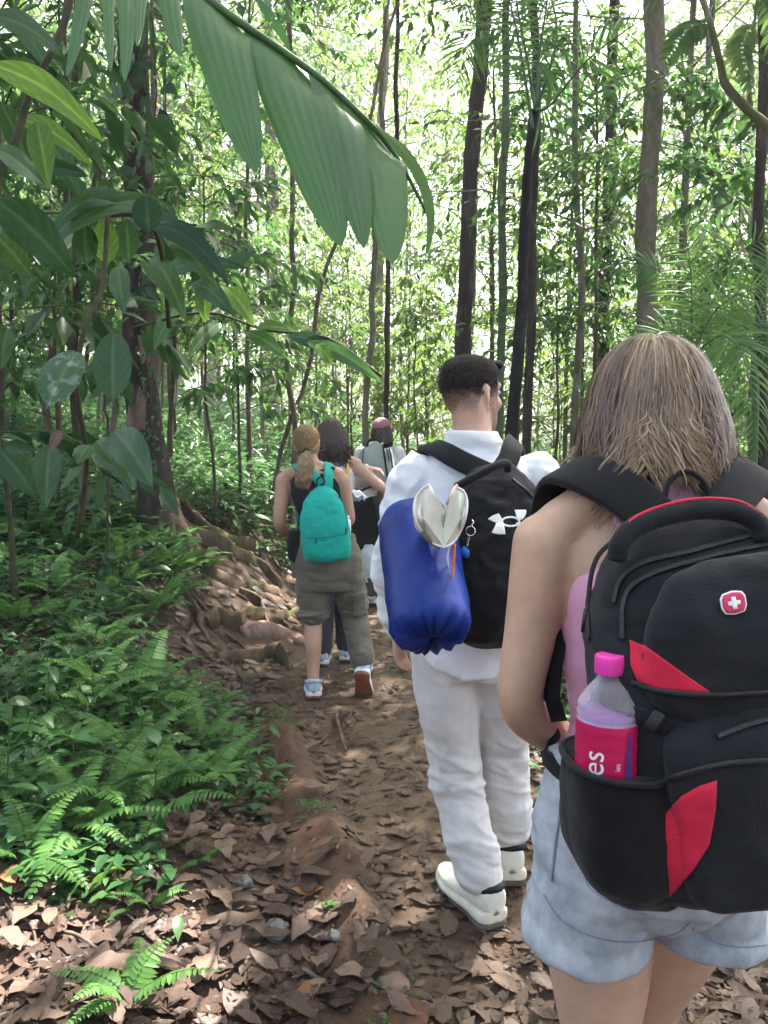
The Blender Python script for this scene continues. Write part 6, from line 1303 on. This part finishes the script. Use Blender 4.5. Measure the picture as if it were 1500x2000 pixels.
wl = at(716, 914, 5.5)-L4; ell = at(655, 922, 5.55)-L4
body += arm_parts((-.165,-.005,U(1.345)), ell, wl, (.046,.041,.035,.034,.024), d=(1,-.1,-.15), n=(0,.2,-1), side=-1, curl=.8)
zl = Hs(L4[0], L4[1])-L4[2]
body += leg_parts((-.08,0,U(.86)), (-.08,.05,.47), (-.08,.0,.09), foot=False)+leg_parts((.08,0,U(.86)), (.08,.1,.48), (.08,.12,.09), foot=False)
body4 = move(fuse(body, .0075, 4), L4); make('body', body4, M['skin_b'], W3, L4); eyes(W3, None, HM4)
tp = fuse([stack([(U(.9),0,0,.17,.125), (U(1.06),0,0,.135,.10), (U(1.2),0,0,.148,.103), (U(1.32),0,0,.150,.103), (U(1.385),0,-.01,.115,.08)], 24, 3)], .009, 2); make('top', move(wrinkle(tp, lambda v: .003*fbm(v*12, 2, 4)), L4), M['white_top'], W3, L4)
pt = fuse([stack([(.75,0,0,.15,.11), (.86,0,0,.178,.13), (1.0,0,0,.16,.115)], 24, 3), tube([(-.085,0,.85), (-.08,.05,.5), (-.08,0,.12)], [.105,.085,.07], 18, 5, round_=True), tube([(.085,0,.85), (.08,.1,.5), (.08,.12,.12)], [.105,.085,.07], 18, 5, round_=True)], .01, 2); make('trousers', move(wrinkle(pt, lambda v: .005*fbm(v*A(9,9,20), 2, 9)), L4), cloth('dark_trousers', (.04,.04,.05)), W3, L4)
for x, y in ((-.08, .02), (.08, .14)):
    p_ = L4+A(x, y, 0); p_[2] = Hs(*p_[:2])+.004; put_shoe(W3, L4, p_, (0,1), [M['shoe_grey'], M['shoe_white'], M['rubber'], M['shoe_dark'], M['white_print']], L=.25)
make('wristband', tube([wl+L4-A(.012,0,0), wl+L4+A(.012,0,0)], .029, 12), M['white_print'], W3, L4)
b4 = bvh(body4)
make('dress_strap', strap_on(b4, L4+np.array([(.10,-.12,U(1.22)), (.105,-.1,U(1.33)), (.11,-.04,U(1.40)), (.11,.05,U(1.38))]), .022, .003, .004), cloth('yellow_strap', (.70,.42,.10)), W3, L4)
hc4 = C4+L4+A(0,0,.006)
P, rn, cc = hair_sim(1300, hc4, (.078,.098,.110), 15, lambda d, r: hc4[2]-.13+r.normal(0, .03, len(d)), flare=.16, steps=22, step=.019, wave=.02, wfreq=16, lay=.025, clumps=40)
put_hair(W3, L4, P, rn, hc4, .008, M['hair_w3'])
make('hair_base', move(fuse([stack([(-.12,0,-.03,.07,.06), (-.08,0,-.02,.078,.08), (0,0,-.01,.08,.094), (.05,0,-.006,.079,.097), (.1,0,-.006,.05,.06), (.12,0,-.006,.02,.02)], 24, 3)], .01, 2), hc4), simple('hair_base_dark', (.025,.016,.016), .8), W3, L4)
# lilac scarf round her shoulders, tote on her arm, clear bag
sb_ = L4+A(.02,-.1,U(1.3)); 
SF = thing('scarf', 'lilac scarf slung across the shoulder of the dark-haired woman', 'scarf', tuple(sb_))
make('cloth_fold', strap_on(b4, L4+np.array([(-.12,-.10,U(1.28)), (-.03,-.11,U(1.33)), (.05,-.09,U(1.38)), (.09,-.01,U(1.42)), (.08,.08,U(1.36))]), .06, .012, .006), cloth('lilac_cloth', (.24,.23,.38)), SF, sb_)
make('fringe', strap_on(b4, L4+np.array([(-.10,-.12,U(1.24)), (.0,-.12,U(1.30)), (.07,-.10,U(1.345))]), .03, .008, .015), cloth('pale_lilac_cloth', (.45,.44,.58)), SF, sb_)
tb_ = at(713, 1075, 5.2); TB = thing('tote_bag', 'large black shopping tote hanging from the bent arm', 'bag', tuple(tb_))
def slab(px_, Y, th, mat, nm, T, base, nn=9):
    a, b, c, d = px_; Gd = np.array([[at(*lerp(lerp(a, b, u), lerp(d, c, u), v), Y+th*.5*0)+A(0, -.012*math.sin(PI*u)*math.sin(PI*v), 0) for u in np.linspace(0, 1, nn)] for v in np.linspace(0, 1, nn)])
    Bk = Gd+A(0, th, 0); R = np.concatenate([Gd, Bk[:, ::-1]], 1); return make(nm, wrinkle(rings(R), lambda v: .006*fbm(v*9, 2, 8)), mat, T, base)
slab([(672,985), (738,968), (752,1072), (684,1076)], 5.12, .14, M['black_top'], 'bag_body', TB, tb_)
slab([(728,970), (741,968), (757,1050), (745,1060)], 5.105, .01, cloth('dark_green_gusset', (.02,.028,.024)), 'gusset', TB, tb_, 5)
make('handle', cord_px([(690,985,5.16), (705,960,5.25), (735,950,5.32), (742,972,5.2)], .008, 8), M['web'], TB, tb_)
tw = at(692, 975, 5.14); TW = thing('towel', 'crumpled pale grey cloth stuffed in the top of the black tote', 'towel', tuple(tw))
tg2 = fuse([ball(at(682,972,5.17), (.045,.04,.04)), ball(at(695,968,5.16), (.05,.04,.035)), ball(at(705,976,5.16), (.045,.04,.04))], .006, 3); make('cloth_fold', wrinkle(tg2, lambda v: .012*np.abs(fbm(v*28, 2, 5))), cloth('pale_grey_cloth', (.50,.52,.58)), TW, tw)
make('cloth_edge', tube([at(676,968,5.12), at(686,960,5.11), at(697,972,5.11), at(708,966,5.12), at(712,978,5.12)], [(.006,.012)]*5, 8, 4), cloth('pale_grey_cloth_edge', (.6,.62,.68)), TW, tw)
pb_ = at(720, 1128, 5.0); PB = thing('plastic_bag', 'knotted clear plastic bag hanging below the black tote', 'bag', tuple(pb_))
m_pb, t_, o_ = nt('thin_clear_film'); p_ = node(t_, 'ShaderNodeBsdfPrincipled'); p_.inputs['Base Color'].default_value = (.75,.8,.85,1); p_.inputs['Roughness'].default_value = .3; tr_ = node(t_, 'ShaderNodeBsdfTransparent'); mx_ = node(t_, 'ShaderNodeMixShader'); mx_.inputs[0].default_value = .55; t_.links.new(tr_.outputs[0], mx_.inputs[1]); t_.links.new(p_.outputs[0], mx_.inputs[2]); t_.links.new(mx_.outputs[0], o_.inputs[0])
make('film', wrinkle(tube([at(722,1066,5.1), at(721,1085,5.08), at(720,1108,5.08), at(718,1120,5.08), at(716,1130,5.08)], [.03,.062,.058,.035,.008], 24, 4), lambda v: .010*np.abs(fbm(v*A(30,30,9), 3, 5))), m_pb, PB, pb_)
make('knot', tube([at(716,1128,5.08), at(715,1133,5.07), at(718,1137,5.08)], .005, 6, 3), m_pb, PB, pb_)

# ---------------------------------------------------------------- far hiker with the cap
L5 = A(-.04, 7.3, 0); L5[2] = Hs(*L5[:2])
W5 = thing('person', 'hiker in pink cap and red scarf furthest along the trail', 'person', tuple(L5))
tz = at(745, 815, 7.3)[2]-L5[2]; k5 = tz/1.72; C5 = A(.02,.02,tz-.13); hd, HM5 = head_parts(C5, -.5)
K = lambda z: z*k5
body = [stack([(K(.8),0,0,.12,.09), (K(.9),0,0,.16,.11), (K(1.1),0,0,.14,.1), (K(1.3),0,0,.16,.1), (K(1.42),0,0,.12,.08), (K(1.47),0,0,.06,.055)], 20, 3), limb([(0,0,K(1.42)), (.01,.01,K(1.53))], [.055,.055], 12, 3)]+hd
body += arm_parts((.18,0,K(1.40)), (.24,.03,K(1.15)), (.20,.22,K(1.1)), n=(-1,0,0), side=1)+arm_parts((-.18,0,K(1.40)), (-.23,.03,K(1.15)), (-.12,.22,K(1.1)), n=(1,0,0), side=-1)
body += leg_parts((-.08,0,K(.86)), (-.08,.06,.48), (-.08,-.02,.09))+leg_parts((.08,0,K(.86)), (.08,.12,.5), (.08,.18,.1))
make('body', move(fuse(body, .01, 3), L5), M['skin_c'], W5, L5)
st5 = fuse([stack([(K(.85),0,0,.18,.13), (K(1.1),0,0,.16,.12), (K(1.3),0,0,.178,.12), (K(1.42),0,0,.15,.09), (K(1.475),0,0,.075,.065)], 24, 3)]+[tube([(q*.17,0,K(1.40)), (q*.235,.03,K(1.15)), ((.2 if q > 0 else -.13), .2, K(1.1))], [.07,.06,.05], 16, 4, round_=True) for q in (-1, 1)], .01, 3); make('shirt', move(wrinkle(st5, lambda v: .005*fbm(v*12, 2, 4)), L5), M['white_top'], W5, L5)
pt5 = fuse([stack([(.75,0,0,.15,.11), (.9,0,0,.175,.125), (1.02,0,0,.16,.115)], 24, 3), tube([(-.085,0,.85), (-.08,.06,.5), (-.08,-.02,.12)], [.1,.082,.07], 16, 5, round_=True), tube([(.085,0,.85), (.08,.12,.5), (.08,.18,.13)], [.1,.082,.07], 16, 5, round_=True)], .011, 2); make('trousers', move(pt5, L5), cloth('drab_trousers', (.075,.07,.055)), W5, L5)
for x, y in ((-.08, 0), (.08, .2)):
    p_ = L5+A(x, y, 0); p_[2] = Hs(*p_[:2])+.004; put_shoe(W5, L5, p_, (0,1), [M['shoe_grey'], M['shoe_white'], M['rubber'], M['shoe_dark'], M['white_print']], L=.25)
hc5 = C5+L5
P, rn, cc = hair_sim(260, hc5, (.082,.102,.10), 25, lambda d, r: hc5[2]-.10+r.normal(0, .02, len(d)), flare=.05, steps=16, step=.015, lay=.01, clumps=20); put_hair(W5, L5, P, rn, hc5, .010, M['hair_w3'])
make('scarf', tube([hc5+A(.075*math.cos(a), -.0+.075*math.sin(a), -.135+.012*math.sin(a*3)) for a in np.linspace(0, 2*PI, 19)], [.034]*19, 8), cloth('red_scarf', (.55,.06,.06)), W5, L5)
cb = hc5+A(0,0,.03); CP = thing('cap', 'dusty pink baseball cap on the far hiker', 'cap', tuple(cb))
cR = rotm('Z', -.5); cgeo = stack([(.025,0,-.008,.087,.108), (.06,0,-.008,.085,.104), (.1,0,-.008,.065,.078), (.125,0,-.008,.03,.036), (.13,0,-.008,.008,.01)], 24, 3); make('crown', move(xf(cgeo, cR), hc5), M['pinkcap'], CP, cb)
br_ = np.array([[(.075*math.sin(a)*(1), .085+.075*u*math.cos(a*.9), .032-.02*u-.012*abs(math.sin(a))) for a in np.linspace(-1.2, 1.2, 11)] for u in np.linspace(0, 1, 5)]); make('peak', move(xf(sheet(br_, .004), cR), hc5), M['pinkcap'], CP, cb)
Bg = L5+A(-.03,-.12,0); zb_, zt_ = at(735, 955, 7.1)[2], at(735, 862, 7.1)[2]; Bg[2] = zb_; B5 = thing('backpack', 'grey-green trekking backpack on the far hiker', 'backpack', tuple(Bg)); hh = zt_-zb_
s5 = fuse([bag_shell([(0,.10,.1), (.05*hh,.15,.18), (.3*hh,.168,.22), (.65*hh,.16,.2), (.85*hh,.135,.16), (.96*hh,.08,.09), (hh,.03,.03)], 3, 28)], .008, 2); s5 = move(wrinkle(s5, lambda v: .008*fbm(v*A(9,9,12), 3, 71)), Bg); make('main_compartment', s5, M['grey_pack'], B5, Bg); b5 = bvh(s5)
make('zip', ribbon_px(b5, [(708,905), (712,872), (732,858), (752,866), (760,900)], .010, .006, .002, 3), M['zip'], B5, Bg)
make('compression_strap', ribbon_px(b5, [(748,870), (752,900), (758,940)], .018, .006, .003, 3), M['web'], B5, Bg)
make('compression_strap', ribbon_px(b5, [(757,865), (764,895), (768,930)], .012, .006, .003, 3), M['web'], B5, Bg)
make('carry_handle', cord_px([(716,872,7.06), (722,860,7.04), (734,857,7.03), (744,864,7.05)], .012, 8), M['web'], B5, Bg)
make('shoulder_strap', tube(L5+np.array([(.09,-.12,K(1.36)), (.11,-.05,K(1.45)), (.115,.02,K(1.46)), (.12,.1,K(1.36)), (.12,.13,K(1.2))]), [(.03,.009)]*5, 8, 4, ref=(1,0,0)), M['grey_pack'], B5, Bg)
make('shoulder_strap', tube(L5+np.array([(-.09,-.12,K(1.36)), (-.11,-.05,K(1.45)), (-.115,.02,K(1.46)), (-.12,.1,K(1.36)), (-.12,.13,K(1.2))]), [(.03,.009)]*5, 8, 4, ref=(1,0,0)), M['grey_pack'], B5, Bg)
# ---------------------------------------------------------------- humid forest air
hz, t_, o_ = nt('humid_air'); pv = node(t_, 'ShaderNodeVolumePrincipled'); pv.inputs['Color'].default_value = (.93,.96,.93,1); pv.inputs['Density'].default_value = .003; pv.inputs['Anisotropy'].default_value = .2; t_.links.new(pv.outputs[0], o_.inputs['Volume'])
hb_ = make('haze', box((0, 40, 20), (200, 170, 48)), hz, smooth=False); hb_['kind'] = 'stuff'
# ---------------------------------------------------------------- gaps in the canopy that let sun flecks reach the ground
bpy.context.view_layer.update()
S_ = np.array(SUN)
FL = [(G(70,1965), .5), (G(185,1905), .14), (G(20,1880), .10), (G(330,1790), .05), (G(1060,1500), .2), (G(160,1965), .36), (G(100,1880), .3), (G(1075,1570), .08), (at(735,880,7.08), .16), (G(520,1225), .12), (G(575,1130), .10), (G(40,1490), .06), (at(1300,640,4.3), .0), (G(640,1790), .05), (G(420,1130), .06)]
def open_gaps():
    for o in list(COL.objects):
        if o.type != 'MESH' or not o.name.startswith('crown') or len(o.data.vertices) % 4: continue
        me = o.data; n = len(me.vertices); V = np.zeros(n*3, np.float32); me.vertices.foreach_get('co', V); V = V.reshape(-1, 3).astype(float)
        Mw = np.array(o.matrix_world); C = (V@Mw[:3,:3].T+Mw[:3,3]).reshape(-1, 4, 3).mean(1); kill = np.zeros(len(C), bool)
        for p, r in FL:
            q = C-p; t = q@S_; dist = np.linalg.norm(q-t[:,None]*S_, axis=1); kill |= (t > .5) & (dist < r+.05)
        if not kill.any(): continue
        rn = np.zeros(n, np.float32); me.attributes['rnd'].data.foreach_get('value', rn); keep = ~kill; V = V.reshape(-1, 4, 3)[keep].reshape(-1, 3); k = np.arange(keep.sum())[:,None]*4
        m2 = mesh_data(me.name, V, [np.concatenate([k+np.array([[0,1,2]]), k+np.array([[0,2,3]])])], False, {'rnd': rn.reshape(-1, 4)[keep].ravel()})
        for m in me.materials: m2.materials.append(m)
        o.data = m2
        if me.users == 0: bpy.data.meshes.remove(me)
open_gaps()
